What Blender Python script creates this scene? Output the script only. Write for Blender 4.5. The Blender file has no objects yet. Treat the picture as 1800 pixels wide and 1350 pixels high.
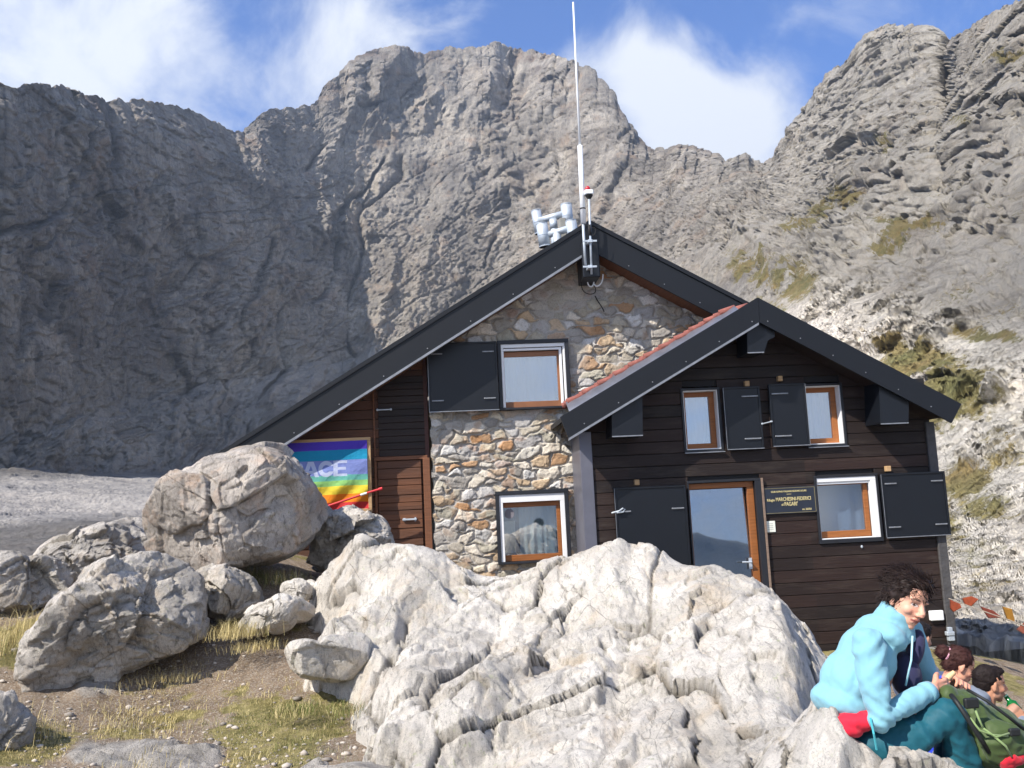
import bpy, bmesh, math, random
import numpy as np
from mathutils import Vector, Matrix
random.seed(7)
RNG = np.random.default_rng(11)
SC = bpy.context.scene
COL = SC.collection

# ---------------------------------------------------------------- camera
F = 1600.0
YAW, PITCH, ROLL = math.radians(4.3), math.radians(7.5), math.radians(2.68)
EYE = np.array([0.0, 0.0, 1.95])
fw = np.array([math.sin(YAW)*math.cos(PITCH), math.cos(YAW)*math.cos(PITCH), math.sin(PITCH)])
r0 = np.array([math.cos(YAW), -math.sin(YAW), 0.0])
u0 = np.cross(r0, fw)
cu = math.cos(ROLL)*u0 + math.sin(ROLL)*r0
cr = math.cos(ROLL)*r0 - math.sin(ROLL)*u0
cam_d = bpy.data.cameras.new('camera')
cam = bpy.data.objects.new('camera', cam_d); COL.objects.link(cam)
cam_d.sensor_width = 36.0; cam_d.lens = 36.0*F/1800.0
cam_d.clip_start = 0.05; cam_d.clip_end = 6000
m = Matrix(((cr[0], cu[0], -fw[0], EYE[0]), (cr[1], cu[1], -fw[1], EYE[1]), (cr[2], cu[2], -fw[2], EYE[2]), (0, 0, 0, 1)))
cam.matrix_world = m
SC.camera = cam

def rays(px, py):
    px = np.asarray(px, float); py = np.asarray(py, float)
    a = (px-900.0)/F; b = -(py-675.0)/F
    return fw + a[..., None]*cr + b[..., None]*cu
def U(px, py, Y):
    d = rays(px, py); return EYE + d*(Y/d[1])
def UR(px, py, r):                      # at horizontal distance r
    d = rays(px, py); h = np.hypot(d[..., 0], d[..., 1])
    return EYE + d*(np.asarray(r)/h)[..., None]

# ---------------------------------------------------------------- tags and meshes
def tag(o, label=None, cat=None, group=None, kind=None):
    if label: o['label'] = label
    if cat: o['category'] = cat
    if group: o['group'] = group
    if kind: o['kind'] = kind
    return o
def empty(name, loc, label=None, cat=None, group=None, rz=0.0):
    o = bpy.data.objects.new(name, None); COL.objects.link(o)
    o.location = loc; o.rotation_euler = (0, 0, rz); o.empty_display_size = 0.1
    return tag(o, label, cat, group)
def link(name, me, mat=None, parent=None, smooth=False):
    o = bpy.data.objects.new(name, me); COL.objects.link(o)
    if mat is not None:
        for mm in (mat if isinstance(mat, (list, tuple)) else [mat]): me.materials.append(mm)
    if parent is not None:
        o.parent = parent
        o.matrix_parent_inverse = world_of(parent).inverted()
    if smooth:
        me.polygons.foreach_set('use_smooth', [True]*len(me.polygons))
    return o
def world_of(o):
    mt = Matrix.LocRotScale(o.location, o.rotation_euler, o.scale)
    if o.parent is not None: mt = world_of(o.parent) @ o.matrix_parent_inverse @ mt
    return mt

class MB:
    """collects verts and faces in world space, then links them as one mesh object"""
    def __init__(s): s.v = []; s.f = []; s.mi = []; s.cur = 0
    def add(s, vs, fs):
        n = len(s.v); s.v += [tuple(map(float, p)) for p in vs]; s.f += [tuple(i+n for i in f) for f in fs]
        s.mi += [s.cur]*len(fs); return s
    def box(s, x0, x1, y0, y1, z0, z1, bev=0.0):
        if x1 < x0: x0, x1 = x1, x0
        if y1 < y0: y0, y1 = y1, y0
        if z1 < z0: z0, z1 = z1, z0
        b = min(bev, (x1-x0)*.45, (y1-y0)*.45, (z1-z0)*.45)
        if b <= 0:
            vs = [(x, y, z) for x in (x0, x1) for y in (y0, y1) for z in (z0, z1)]
            fs = [(0, 1, 3, 2), (4, 6, 7, 5), (0, 4, 5, 1), (2, 3, 7, 6), (0, 2, 6, 4), (1, 5, 7, 3)]
            return s.add(vs, fs)
        bm = bmesh.new(); bmesh.ops.create_cube(bm, size=1)
        for v in bm.verts: v.co = Vector(((x0+x1)/2+v.co.x*(x1-x0), (y0+y1)/2+v.co.y*(y1-y0), (z0+z1)/2+v.co.z*(z1-z0)))
        bmesh.ops.bevel(bm, geom=bm.edges[:], offset=b, segments=1, affect='EDGES')
        bm.verts.index_update(); s.add([v.co for v in bm.verts], [[v.index for v in f.verts] for f in bm.faces]); bm.free(); return s
    def prism(s, pts, y0, y1):               # polygon in x,z extruded along y
        n = len(pts)
        vs = [(p[0], y0, p[1]) for p in pts] + [(p[0], y1, p[1]) for p in pts]
        fs = [tuple(range(n)), tuple(range(2*n-1, n-1, -1))] + [(i, i+n, (i+1) % n+n, (i+1) % n) for i in range(n)]
        return s.add(vs, fs)
    def tube(s, pts, rad, seg=10, caps=True):
        pts = [Vector(p) for p in pts]; n = len(pts)
        rs = rad if isinstance(rad, (list, tuple)) else [rad]*n
        vs = []; prev = None
        for i, p in enumerate(pts):
            t = (pts[min(i+1, n-1)]-pts[max(i-1, 0)]).normalized()
            a = prev if prev is not None else (Vector((0, 0, 1)) if abs(t.z) < .9 else Vector((1, 0, 0)))
            x = (a - t*a.dot(t)).normalized(); y = t.cross(x); prev = x
            for k in range(seg):
                g = 2*math.pi*k/seg; vs.append(p + (x*math.cos(g)+y*math.sin(g))*rs[i])
        fs = [(i*seg+k, i*seg+(k+1) % seg, (i+1)*seg+(k+1) % seg, (i+1)*seg+k) for i in range(n-1) for k in range(seg)]
        if caps: fs += [tuple(range(seg-1, -1, -1)), tuple(range((n-1)*seg, n*seg))]
        return s.add(vs, fs)
    def ellip(s, c, r, rot=None, seg=16, rings=10):
        vs = []; c = Vector(c)
        R = rot if rot is not None else Matrix.Identity(3)
        vs.append(c + R @ Vector((0, 0, r[2])))
        for i in range(1, rings):
            ph = math.pi*i/rings
            for k in range(seg):
                g = 2*math.pi*k/seg
                vs.append(c + R @ Vector((r[0]*math.sin(ph)*math.cos(g), r[1]*math.sin(ph)*math.sin(g), r[2]*math.cos(ph))))
        vs.append(c + R @ Vector((0, 0, -r[2])))
        fs = [(0, 1+k, 1+(k+1) % seg) for k in range(seg)]
        for i in range(rings-2):
            for k in range(seg): fs.append((1+i*seg+k, 1+(i+1)*seg+k, 1+(i+1)*seg+(k+1) % seg, 1+i*seg+(k+1) % seg))
        L = len(vs)-1; b = 1+(rings-2)*seg
        fs += [(b+k, L, b+(k+1) % seg) for k in range(seg)]
        return s.add(vs, fs)
    def build(s, name, mat=None, parent=None, smooth=False, fix=True):
        me = bpy.data.meshes.new(name); me.from_pydata(s.v, [], s.f); me.update()
        if fix:
            bm = bmesh.new(); bm.from_mesh(me); bmesh.ops.recalc_face_normals(bm, faces=bm.faces[:]); bm.to_mesh(me); bm.free()
        if any(s.mi): me.polygons.foreach_set('material_index', s.mi)
        return link(name, me, mat, parent, smooth)

def np_mesh(name, V, Q):
    me = bpy.data.meshes.new(name)
    V = np.ascontiguousarray(V, dtype=np.float32); Q = np.ascontiguousarray(Q, dtype=np.int32)
    k = Q.shape[1]
    me.vertices.add(len(V)); me.vertices.foreach_set('co', V.ravel())
    me.loops.add(Q.size); me.loops.foreach_set('vertex_index', Q.ravel())
    me.polygons.add(len(Q)); me.polygons.foreach_set('loop_start', np.arange(0, Q.size, k, dtype=np.int32))
    me.update(calc_edges=True); me.validate()
    return me
def grid_quads(nr, nc):
    i = np.arange(nr-1)[:, None]*nc + np.arange(nc-1)[None, :]
    return np.stack([i, i+1, i+nc+1, i+nc], -1).reshape(-1, 4)
def attr_f(me, name, a):
    at = me.attributes.new(name, 'FLOAT', 'POINT'); at.data.foreach_set('value', np.asarray(a, np.float32).ravel())
def attr_c(me, name, c):
    at = me.attributes.new(name, 'FLOAT_COLOR', 'POINT')
    c = np.asarray(c, np.float32); c = np.concatenate([c, np.ones((len(c), 1), np.float32)], 1)
    at.data.foreach_set('color', c.ravel())

# ---------------------------------------------------------------- noise
def _h(ix, iy, iz, seed):
    with np.errstate(over='ignore'):
        h = (ix.astype(np.uint32)*np.uint32(374761393) + iy.astype(np.uint32)*np.uint32(668265263)
             + iz.astype(np.uint32)*np.uint32(2147483647) + np.uint32((seed*1274126177+12345) & 0xffffffff))
        h ^= h >> np.uint32(13); h *= np.uint32(1274126177); h ^= h >> np.uint32(16)
        h *= np.uint32(2246822519); h ^= h >> np.uint32(13); h *= np.uint32(3266489917); h ^= h >> np.uint32(16)
    return h.astype(np.float32)*np.float32(1.0/4294967295.0)
def vn(P, seed=0):
    P = np.asarray(P, np.float64); I = np.floor(P); f = (P-I).astype(np.float32); I = I.astype(np.int64)
    u = f*f*f*(f*(f*6-15)+10); x, y, z = I[..., 0], I[..., 1], I[..., 2]
    def c(a, b, d): return _h(x+a, y+b, z+d, seed)
    ux, uy, uz = u[..., 0], u[..., 1], u[..., 2]
    a = c(0, 0, 0)*(1-ux)+c(1, 0, 0)*ux; b = c(0, 1, 0)*(1-ux)+c(1, 1, 0)*ux
    d = c(0, 0, 1)*(1-ux)+c(1, 0, 1)*ux; e = c(0, 1, 1)*(1-ux)+c(1, 1, 1)*ux
    return ((a*(1-uy)+b*uy)*(1-uz)+(d*(1-uy)+e*uy)*uz)*2-1
def fbm(P, o=4, seed=0, lac=2.03, g=.5):
    r = 0; a = 1.0; t = 0; P = np.asarray(P, np.float64)
    for i in range(o): r = r+a*vn(P*lac**i+i*17.3, seed+i); t += a; a *= g
    return r/t
def ridge(P, o=4, seed=0, lac=2.1, g=.5):
    r = 0; a = 1.0; t = 0; P = np.asarray(P, np.float64)
    for i in range(o): r = r+a*(1-2*np.abs(vn(P*lac**i+i*9.7, seed+i))); t += a; a *= g
    return r/t
def voro(P, seed=0, dims=3, jit=.9):
    P = np.asarray(P, np.float64); I = np.floor(P).astype(np.int64); f = (P-I).astype(np.float32)
    F1 = np.full(P.shape[:-1], 9., np.float32); F2 = F1.copy()
    idx = np.zeros(P.shape[:-1], np.float32); idy = idx.copy(); idz = idx.copy()
    vx = idx.copy(); vy = idx.copy(); vz = idx.copy()
    zs = (-1, 0, 1) if dims == 3 else (0,)
    for a in (-1, 0, 1):
        for b in (-1, 0, 1):
            for c in zs:
                x, y, z = I[..., 0]+a, I[..., 1]+b, I[..., 2]+c
                h1 = _h(x, y, z, seed); h2 = _h(x, y, z, seed+101); h3 = _h(x, y, z, seed+202)
                dx = a+.5+(h1-.5)*jit-f[..., 0]; dy = b+.5+(h2-.5)*jit-f[..., 1]
                dz = (c+.5+(h3-.5)*jit-f[..., 2]) if dims == 3 else 0*f[..., 2]
                d = np.sqrt(dx*dx+dy*dy+dz*dz)
                n = d < F1
                F2 = np.where(n, F1, np.minimum(F2, d)); F1 = np.where(n, d, F1)
                g1 = (h1*7.13+h2*3.7) % 1; g2 = (h2*5.71+h3*9.1+.3) % 1; g3 = (h3*11.3+h1*4.9+h2*2.2) % 1
                idx = np.where(n, g1, idx); idy = np.where(n, g2, idy); idz = np.where(n, g3, idz)
                vx = np.where(n, -dx, vx); vy = np.where(n, -dy, vy); vz = np.where(n, -dz, vz)
    return F1, F2, np.stack([idx, idy, idz], -1), np.stack([vx, vy, vz], -1)
def sstep(a, b, x):
    t = np.clip((x-a)/(b-a), 0, 1); return t*t*(3-2*t)
def facet(P, seed=0, tilt=1.2, crack=.5, cw=.08, dims=3, off=.5):
    F1, F2, R, V = voro(P, seed, dims)
    g = (R-.5)*2
    return g[..., 2]*off + tilt*(g*V).sum(-1) - crack*(1-sstep(0, cw, F2-F1))
def tps(C, Z):
    C = np.asarray(C, float); n = len(C); Z = np.asarray(Z, float)
    d = np.hypot(*(C[:, None]-C[None]).transpose(2, 0, 1)); K = np.where(d > 0, d*d*np.log(d+1e-12), 0)+np.eye(n)*.02
    A = np.zeros((n+3, n+3)); A[:n, :n] = K; A[:n, n] = 1; A[:n, n+1:] = C; A[n, :n] = 1; A[n+1:, :n] = C.T
    w = np.linalg.solve(A, np.r_[Z, 0, 0, 0])
    def f(x, y):
        r = w[n]+w[n+1]*x+w[n+2]*y
        for i in range(n):
            dd = (x-C[i, 0])**2+(y-C[i, 1])**2; r = r+w[i]*.5*dd*np.log(dd+1e-12)
        return r
    return f
def curv(shape_grid):
    pass

# ---------------------------------------------------------------- materials
def lin(c):
    return tuple(((v/255.)/12.92 if v/255. <= .04045 else ((v/255.+.055)/1.055)**2.4) for v in c)+(1.,)
class Mat:
    def __init__(s, name):
        s.m = bpy.data.materials.new(name); s.m.use_nodes = True; s.t = s.m.node_tree; s.t.nodes.clear()
        s.out = s.n('ShaderNodeOutputMaterial'); s.b = s.n('ShaderNodeBsdfPrincipled'); s.l(s.b.outputs[0], s.out.inputs[0])
    def n(s, ty, **k):
        nd = s.t.nodes.new(ty)
        for a, b in k.items(): setattr(nd, a, b)
        return nd
    def l(s, a, b): s.t.links.new(a, b)
    def s(s_, inp, v): s_.b.inputs[inp].default_value = v; return s_
    def pos(s, scale=(1, 1, 1), rot=(0, 0, 0), src='geo'):
        g = s.n('ShaderNodeNewGeometry').outputs['Position'] if src == 'geo' else s.n('ShaderNodeTexCoord').outputs[src]
        mp = s.n('ShaderNodeMapping'); mp.inputs['Scale'].default_value = scale; mp.inputs['Rotation'].default_value = rot
        s.l(g, mp.inputs[0]); return mp.outputs[0]
    def noise(s, v, scale, det=6, rough=.55, dist=0.0, out=0):
        t = s.n('ShaderNodeTexNoise'); t.inputs['Scale'].default_value = scale; t.inputs['Detail'].default_value = det
        t.inputs['Roughness'].default_value = rough; t.inputs['Distortion'].default_value = dist; s.l(v, t.inputs['Vector']); return t.outputs[out]
    def vor(s, v, scale, feature='F1', out='Distance', rand=1.0):
        t = s.n('ShaderNodeTexVoronoi', feature=feature); t.inputs['Scale'].default_value = scale; t.inputs['Randomness'].default_value = rand
        s.l(v, t.inputs['Vector']); return t.outputs[out]
    def ramp(s, v, stops, interp='LINEAR'):
        r = s.n('ShaderNodeValToRGB'); r.color_ramp.interpolation = interp; e = r.color_ramp.elements
        while len(e) < len(stops): e.new(.5)
        for i, (p, c) in enumerate(stops):
            e[i].position = p; e[i].color = c if isinstance(c, tuple) and len(c) == 4 else (c, c, c, 1) if not isinstance(c, tuple) else lin(c)
        s.l(v, r.inputs[0]); return r.outputs[0]
    def mix(s, f, a, b, mode='MIX'):
        x = s.n('ShaderNodeMix', data_type='RGBA', blend_type=mode)
        for i, v in ((0, f), (6, a), (7, b)):
            if hasattr(v, 'is_linked') or hasattr(v, 'links'): s.l(v, x.inputs[i])
            else: x.inputs[i].default_value = v
        return x.outputs[2]
    def math(s, op, a, b=0.0, clamp=False):
        x = s.n('ShaderNodeMath', operation=op, use_clamp=clamp)
        for i, v in ((0, a), (1, b)):
            if hasattr(v, 'links'): s.l(v, x.inputs[i])
            else: x.inputs[i].default_value = v
        return x.outputs[0]
    def attr(s, name, out='Fac'):
        a = s.n('ShaderNodeAttribute'); a.attribute_name = name; return a.outputs[out]
    def bump(s, h, dist, strength=1.0, prev=None):
        b = s.n('ShaderNodeBump'); b.inputs['Distance'].default_value = dist; b.inputs['Strength'].default_value = strength
        s.l(h, b.inputs['Height'])
        if prev is not None: s.l(prev, b.inputs['Normal'])
        return b.outputs[0]
    def col(s, c):
        if hasattr(c, 'links'): s.l(c, s.b.inputs['Base Color'])
        else: s.b.inputs['Base Color'].default_value = c
        return s
    def nrm(s, n): s.l(n, s.b.inputs['Normal']); return s

def simple(name, c, rough=.6, metal=0., var=.12, sc=8., bump=0.0, bsc=60., src='geo', spec=.5):
    M = Mat(name); p = M.pos(src=src); n = M.noise(p, sc, 5)
    M.col(M.mix(M.ramp(n, [(.3, 0.), (.7, 1.)]), tuple(v*(1-var) for v in c[:3])+(1,), tuple(min(1, v*(1+var)) for v in c[:3])+(1,)))
    M.s('Roughness', rough).s('Metallic', metal).s('Specular IOR Level', spec)
    if bump: M.nrm(M.bump(M.noise(p, bsc, 4), bump))
    return M.m

def m_cliff():
    M = Mat('cliff_rock'); p = M.pos(); ps = M.pos((1, 1, .35), (0, .35, 0))
    big = M.noise(p, .012, 5); mid = M.noise(ps, .09, 8, .65, .6); fine = M.noise(ps, .7, 8, .7, .4)
    c = M.ramp(mid, [(.28, (152, 145, 137)), (.45, (190, 181, 169)), (.58, (212, 202, 187)), (.75, (228, 218, 200))])
    warm = M.ramp(M.noise(p, .03, 6, .6, 1.0), [(.5, 0.), (.72, 1.)])
    c = M.mix(M.math('MULTIPLY', warm, .45), c, lin((176, 152, 124)))
    dark = M.ramp(M.noise(ps, .25, 9, .75, 1.5), [(.36, 1.), (.47, 0.)])
    c = M.mix(M.math('MULTIPLY', dark, .55), c, lin((92, 90, 88)))
    c = M.mix(M.ramp(fine, [(.3, 0.), (.7, 1.)]), M.mix(.35, c, lin((90, 88, 86))), c)
    c = M.mix(M.ramp(M.noise(M.pos((1, 1, .6), (0, .3, 0)), .022, 7, .62, .8), [(.42, .5), (.56, 0.)]), c, lin((112, 108, 104)))
    c = M.mix(M.math('MULTIPLY', M.ramp(M.noise(p, .06, 6, .65), [(.56, 0.), (.7, 1.)]), .4), c, lin((190, 150, 112)))
    c = M.mix(M.math('MULTIPLY', M.attr('gully'), .5), c, lin((92, 88, 84)))
    vm = M.noise(M.pos((1, 1, .18), (0, .12, 0)), .9, 8, .8, .6); c = M.mix(M.ramp(vm, [(.36, .55), (.47, 0.)]), c, lin((96, 92, 88)))
    red = M.attr('red'); c = M.mix(red, c, lin((112, 88, 76)))
    pale_sunlit = M.attr('pale_sunlit'); c = M.mix(M.math('MULTIPLY', pale_sunlit, .68, True), c, lin((236, 229, 214)))
    st = M.noise(M.pos((.35, .35, 1.6), (.25, -.3, 0)), .10, 9, .72, .8); c = M.mix(M.ramp(st, [(.40, .5), (.5, 0.)]), c, lin((112, 104, 96)))
    # scree stones
    sv = M.vor(p, 1.1, 'F1', 'Color'); sep = M.n('ShaderNodeSeparateColor'); M.l(sv, sep.inputs[0])
    sc2 = M.ramp(sep.outputs[0], [(0., (150, 142, 132)), (.5, (205, 195, 182)), (1., (238, 228, 212))])
    c = M.mix(M.math('MULTIPLY', M.attr('scree'), .7), c, sc2)
    c = M.mix(M.math('MULTIPLY', M.attr('scree_shade'), .75), c, M.mix(M.ramp(M.noise(p, .05, 6, .6), [(.45, 0.), (.6, 1.)]), lin((112, 112, 114)), lin((150, 146, 142))))  # shade over the left scree and its sunlit patches, painted into the colour
    gn = M.ramp(M.noise(p, .22, 6, .6), [(.3, (124, 126, 72)), (.5, (158, 144, 86)), (.7, (176, 150, 92))])
    gn = M.mix(M.ramp(M.noise(p, 3.0, 5, .7), [(.35, 0.), (.65, 1.)]), M.mix(.4, gn, lin((70, 66, 36))), gn)
    gm = M.ramp(M.math('ADD', M.attr('grass'), M.math('MULTIPLY', M.math('SUBTRACT', M.noise(p, 1.3, 8, .75), .5), 2.2)), [(.36, 0.), (.68, .92)])
    c = M.mix(gm, c, gn)
    M.col(c).s('Roughness', .95).s('Specular IOR Level', .2)
    h1 = M.noise(ps, .45, 12, .75, .5); h2 = M.vor(M.pos((1, 1, .5), (0, .4, 0)), .5, 'DISTANCE_TO_EDGE')
    n = M.bump(M.math('MULTIPLY', h1, M.math('SUBTRACT', 1., M.math('MULTIPLY', M.attr('scree'), .93))), 4.0, 1.0); 
    n = M.bump(M.math('MULTIPLY', M.vor(p, 1.6), M.math('MULTIPLY', M.attr('scree'), M.math('SUBTRACT', 1., M.math('MULTIPLY', M.attr('scree_shade'), .85)))), .7, 1.0, n)
    M.nrm(n); return M.m

def m_rock(name, light, dark, warm, lich, sc=1.0, wamt=.5, damt=.7):
    """granite gneiss: pale mass, darker weathering, ochre stains, lichen, fine foliation"""
    M = Mat(name); p = M.pos(); pf = M.pos((1.0, .35, .6), (.3, .6, .5))
    a = M.noise(p, 1.6*sc, 8, .62, .4)
    c = M.ramp(a, [(.3, dark), (.48, tuple((x+y)//2 for x, y in zip(light, dark))), (.62, light)])
    b = M.noise(pf, 14*sc, 8, .7, .8)
    c = M.mix(M.ramp(b, [(.36, damt), (.48, 0.)]), c, lin(dark))
    fl = M.noise(M.pos((1.0, .12, .35), (.3, .75, .5)), 34*sc, 7, .75, .5); c = M.mix(M.math('MULTIPLY', M.ramp(fl, [(.38, 1.), (.46, 0.)]), .55), c, lin(tuple(int(v*.62) for v in dark)))
    pt = M.ramp(M.noise(p, 5.5*sc, 9, .75, .3), [(.36, 1.), (.46, 0.)]); c = M.mix(M.math('MULTIPLY', pt, .28), c, lin(tuple(int(v*.75) for v in dark)))
    w = M.ramp(M.noise(p, 2.3*sc, 7, .65, .8), [(.52, 0.), (.7, 1.)])
    c = M.mix(M.math('MULTIPLY', w, wamt), c, lin(warm))
    sp = M.noise(p, 90*sc, 3, .8); c = M.mix(M.ramp(sp, [(.35, .45), (.47, 0.)]), c, lin(tuple(int(v*.6) for v in dark)))
    lw = M.ramp(M.noise(p, 22*sc, 6, .7), [(.58, 0.), (.66, 1.)]); lz = M.ramp(M.noise(p, 1.1*sc, 3), [(.45, 0.), (.6, 1.)])
    c = M.mix(M.math('MULTIPLY', lw, M.math('MULTIPLY', lz, .6)), c, lin(lich))
    cw = M.vor(M.pos((1, .6, .8), (.4, .5, .3)), 3.1*sc, 'DISTANCE_TO_EDGE'); cl = M.math('MULTIPLY', M.ramp(M.math('ADD', cw, M.math('MULTIPLY', M.math('SUBTRACT', M.noise(p, 9*sc, 5, .7), .5), .04)), [(.0, 1.), (.012, 0.)]), M.ramp(M.noise(p, 1.4*sc, 4), [(.5, 0.), (.58, 1.)]))
    c = M.mix(M.math('MULTIPLY', cl, .6), c, lin((88, 80, 70)))
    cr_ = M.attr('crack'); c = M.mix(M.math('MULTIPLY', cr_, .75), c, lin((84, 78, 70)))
    M.col(c).s('Roughness', .93).s('Specular IOR Level', .25)
    rn = M.n('ShaderNodeTexNoise', noise_type='RIDGED_MULTIFRACTAL'); rn.inputs['Scale'].default_value = 5*sc; rn.inputs['Detail'].default_value = 9; rn.inputs['Roughness'].default_value = .6; rn.inputs['Lacunarity'].default_value = 2.2; M.l(pf, rn.inputs['Vector'])
    n = M.bump(rn.outputs[0], .018/sc, 1.0)
    n = M.bump(M.noise(p, 26*sc, 9, .8), .034/sc, 1.0, n); n = M.bump(fl, .012/sc, .8, n)
    M.nrm(n); return M.m

def m_wood(name, c1, c2, board=.155, z0=0.0, rough=.7, grain=1.0, weather=.0):
    M = Mat(name); p = M.pos(); sx = M.n('ShaderNodeSeparateXYZ'); M.l(p, sx.inputs[0])
    idx = M.math('FLOOR', M.math('DIVIDE', M.math('SUBTRACT', sx.outputs[2], z0), board))
    cb = M.n('ShaderNodeCombineXYZ'); M.l(idx, cb.inputs[2]); M.l(M.math('FLOOR', M.math('DIVIDE', sx.outputs[0], 2.3)), cb.inputs[0])
    w = M.n('ShaderNodeTexWhiteNoise'); M.l(cb.outputs[0], w.inputs[0])
    g = M.noise(M.pos((1.3, 1, 22)), 3*grain, 6, .6, .3)
    c = M.mix(w.outputs[0], c1, c2)
    c = M.mix(M.ramp(g, [(.35, .55), (.6, 0.)]), c, tuple(v*.45 for v in c1[:3])+(1,))
    if weather:
        c = M.mix(M.math('MULTIPLY', M.ramp(M.noise(M.pos((.8, 1, 4)), 2.5, 7, .7), [(.5, 0.), (.7, 1.)]), weather), c, lin((98, 88, 78)))
    M.col(c).s('Roughness', rough).s('Specular IOR Level', .35)
    M.nrm(M.bump(g, .006, .8)); return M.m
# ---------------------------------------------------------------- sun and sky
SAZ, SEL = math.radians(55), math.radians(45)     # sun: left of the facade normal (-y), above
sd = Vector((-math.sin(SAZ)*math.cos(SEL), -math.cos(SAZ)*math.cos(SEL), math.sin(SEL)))
sl = bpy.data.lights.new('sun', 'SUN'); sl.energy = 5.0; sl.angle = math.radians(.53); sl.color = (1.0, .94, .85)
so = bpy.data.objects.new('sun', sl); COL.objects.link(so); so.rotation_euler = sd.to_track_quat('Z', 'Y').to_euler(); so.location = (-20, -20, 30)
W = bpy.data.worlds.new('World'); SC.world = W; W.use_nodes = True; wt = W.node_tree; wt.nodes.clear()
def wn(t, **k):
    n = wt.nodes.new(t)
    for a, b in k.items(): setattr(n, a, b)
    return n
def wl(a, b): wt.links.new(a, b)
def wm(op, a, b=0., c=0., clamp=False):
    x = wn('ShaderNodeMath', operation=op, use_clamp=clamp)
    for i, v in enumerate((a, b, c)):
        if hasattr(v, 'links'): wl(v, x.inputs[i])
        else: x.inputs[i].default_value = v
    return x.outputs[0]
wo = wn('ShaderNodeOutputWorld'); bg = wn('ShaderNodeBackground'); bg.inputs[1].default_value = .10; wl(bg.outputs[0], wo.inputs[0])
sky = wn('ShaderNodeTexSky', sky_type='NISHITA', sun_disc=False, sun_elevation=SEL, altitude=2650, air_density=1.0, dust_density=.3, ozone_density=3.0)
sky.sun_rotation = math.atan2(sd.x, sd.y)
tc = wn('ShaderNodeTexCoord'); D = tc.outputs['Generated']
def blob(px, py, rx, gain):
    d = rays(px, py); d = d/np.linalg.norm(d)
    v = wn('ShaderNodeVectorMath', operation='DISTANCE'); wl(D, v.inputs[0]); v.inputs[1].default_value = tuple(d)
    x = wm('DIVIDE', v.outputs['Value'], rx/F); x = wm('MULTIPLY', x, x); x = wm('MULTIPLY', x, -1.0); return wm('MULTIPLY', wm('EXPONENT', x), gain)
mask = None
for b in [(30, 40, 160, .55), (220, 60, 190, .62), (150, 150, 110, .3), (330, 40, 120, .4), (590, 60, 115, .75), (640, 10, 90, .4), (560, 150, 70, .5), (790, 55, 60, .35), (690, 60, 60, .4),
          (1150, 120, 75, .7), (1185, 200, 95, .85), (1260, 190, 75, .45), (1300, 250, 110, .95), (1230, 270, 120, .9), (1090, 110, 90, .3), (1040, 110, 60, .25), (1380, 170, 50, .3), (1215, 50, 26, .3), (-400, 100, 400, .7), (-800, 300, 500, .6), (2400, 100, 300, .5)]:
    x = blob(*b); mask = x if mask is None else wm('ADD', mask, x)
# broken cloud over the valley behind the camera
sxyz = wn('ShaderNodeSeparateXYZ'); wl(D, sxyz.inputs[0])
back = wm('MULTIPLY', wm('SUBTRACT', 0., sxyz.outputs[1], clamp=True), .95)
mask = wm('ADD', wm('MULTIPLY', mask, .70), back)
mp = wn('ShaderNodeMapping'); mp.inputs['Rotation'].default_value = (0, .5, .3); mp.inputs['Scale'].default_value = (1, 1, 1.15); wl(D, mp.inputs[0])
n1 = wn('ShaderNodeTexNoise'); n1.inputs['Scale'].default_value = 6.5; n1.inputs['Detail'].default_value = 10; n1.inputs['Roughness'].default_value = .62; n1.inputs['Distortion'].default_value = .35; wl(mp.outputs[0], n1.inputs[0])
dens = wm('ADD', mask, wm('MULTIPLY', wm('SUBTRACT', n1.outputs[0], .5), 2.6))
cr1 = wn('ShaderNodeMapRange', interpolation_type='SMOOTHSTEP'); cr1.inputs[1].default_value = .10; cr1.inputs[2].default_value = 1.15; wl(dens, cr1.inputs[0])
tint = wn('ShaderNodeMix', data_type='RGBA', blend_type='MULTIPLY'); tint.inputs[0].default_value = 1.; wl(sky.outputs[0], tint.inputs[6]); tint.inputs[7].default_value = (.52, .90, 1.42, 1)
mx = wn('ShaderNodeMix', data_type='RGBA'); wl(cr1.outputs[0], mx.inputs[0]); wl(tint.outputs[2], mx.inputs[6]); mx.inputs[7].default_value = (6.0, 6.2, 6.5, 1)
wl(mx.outputs[2], bg.inputs[0])

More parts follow.
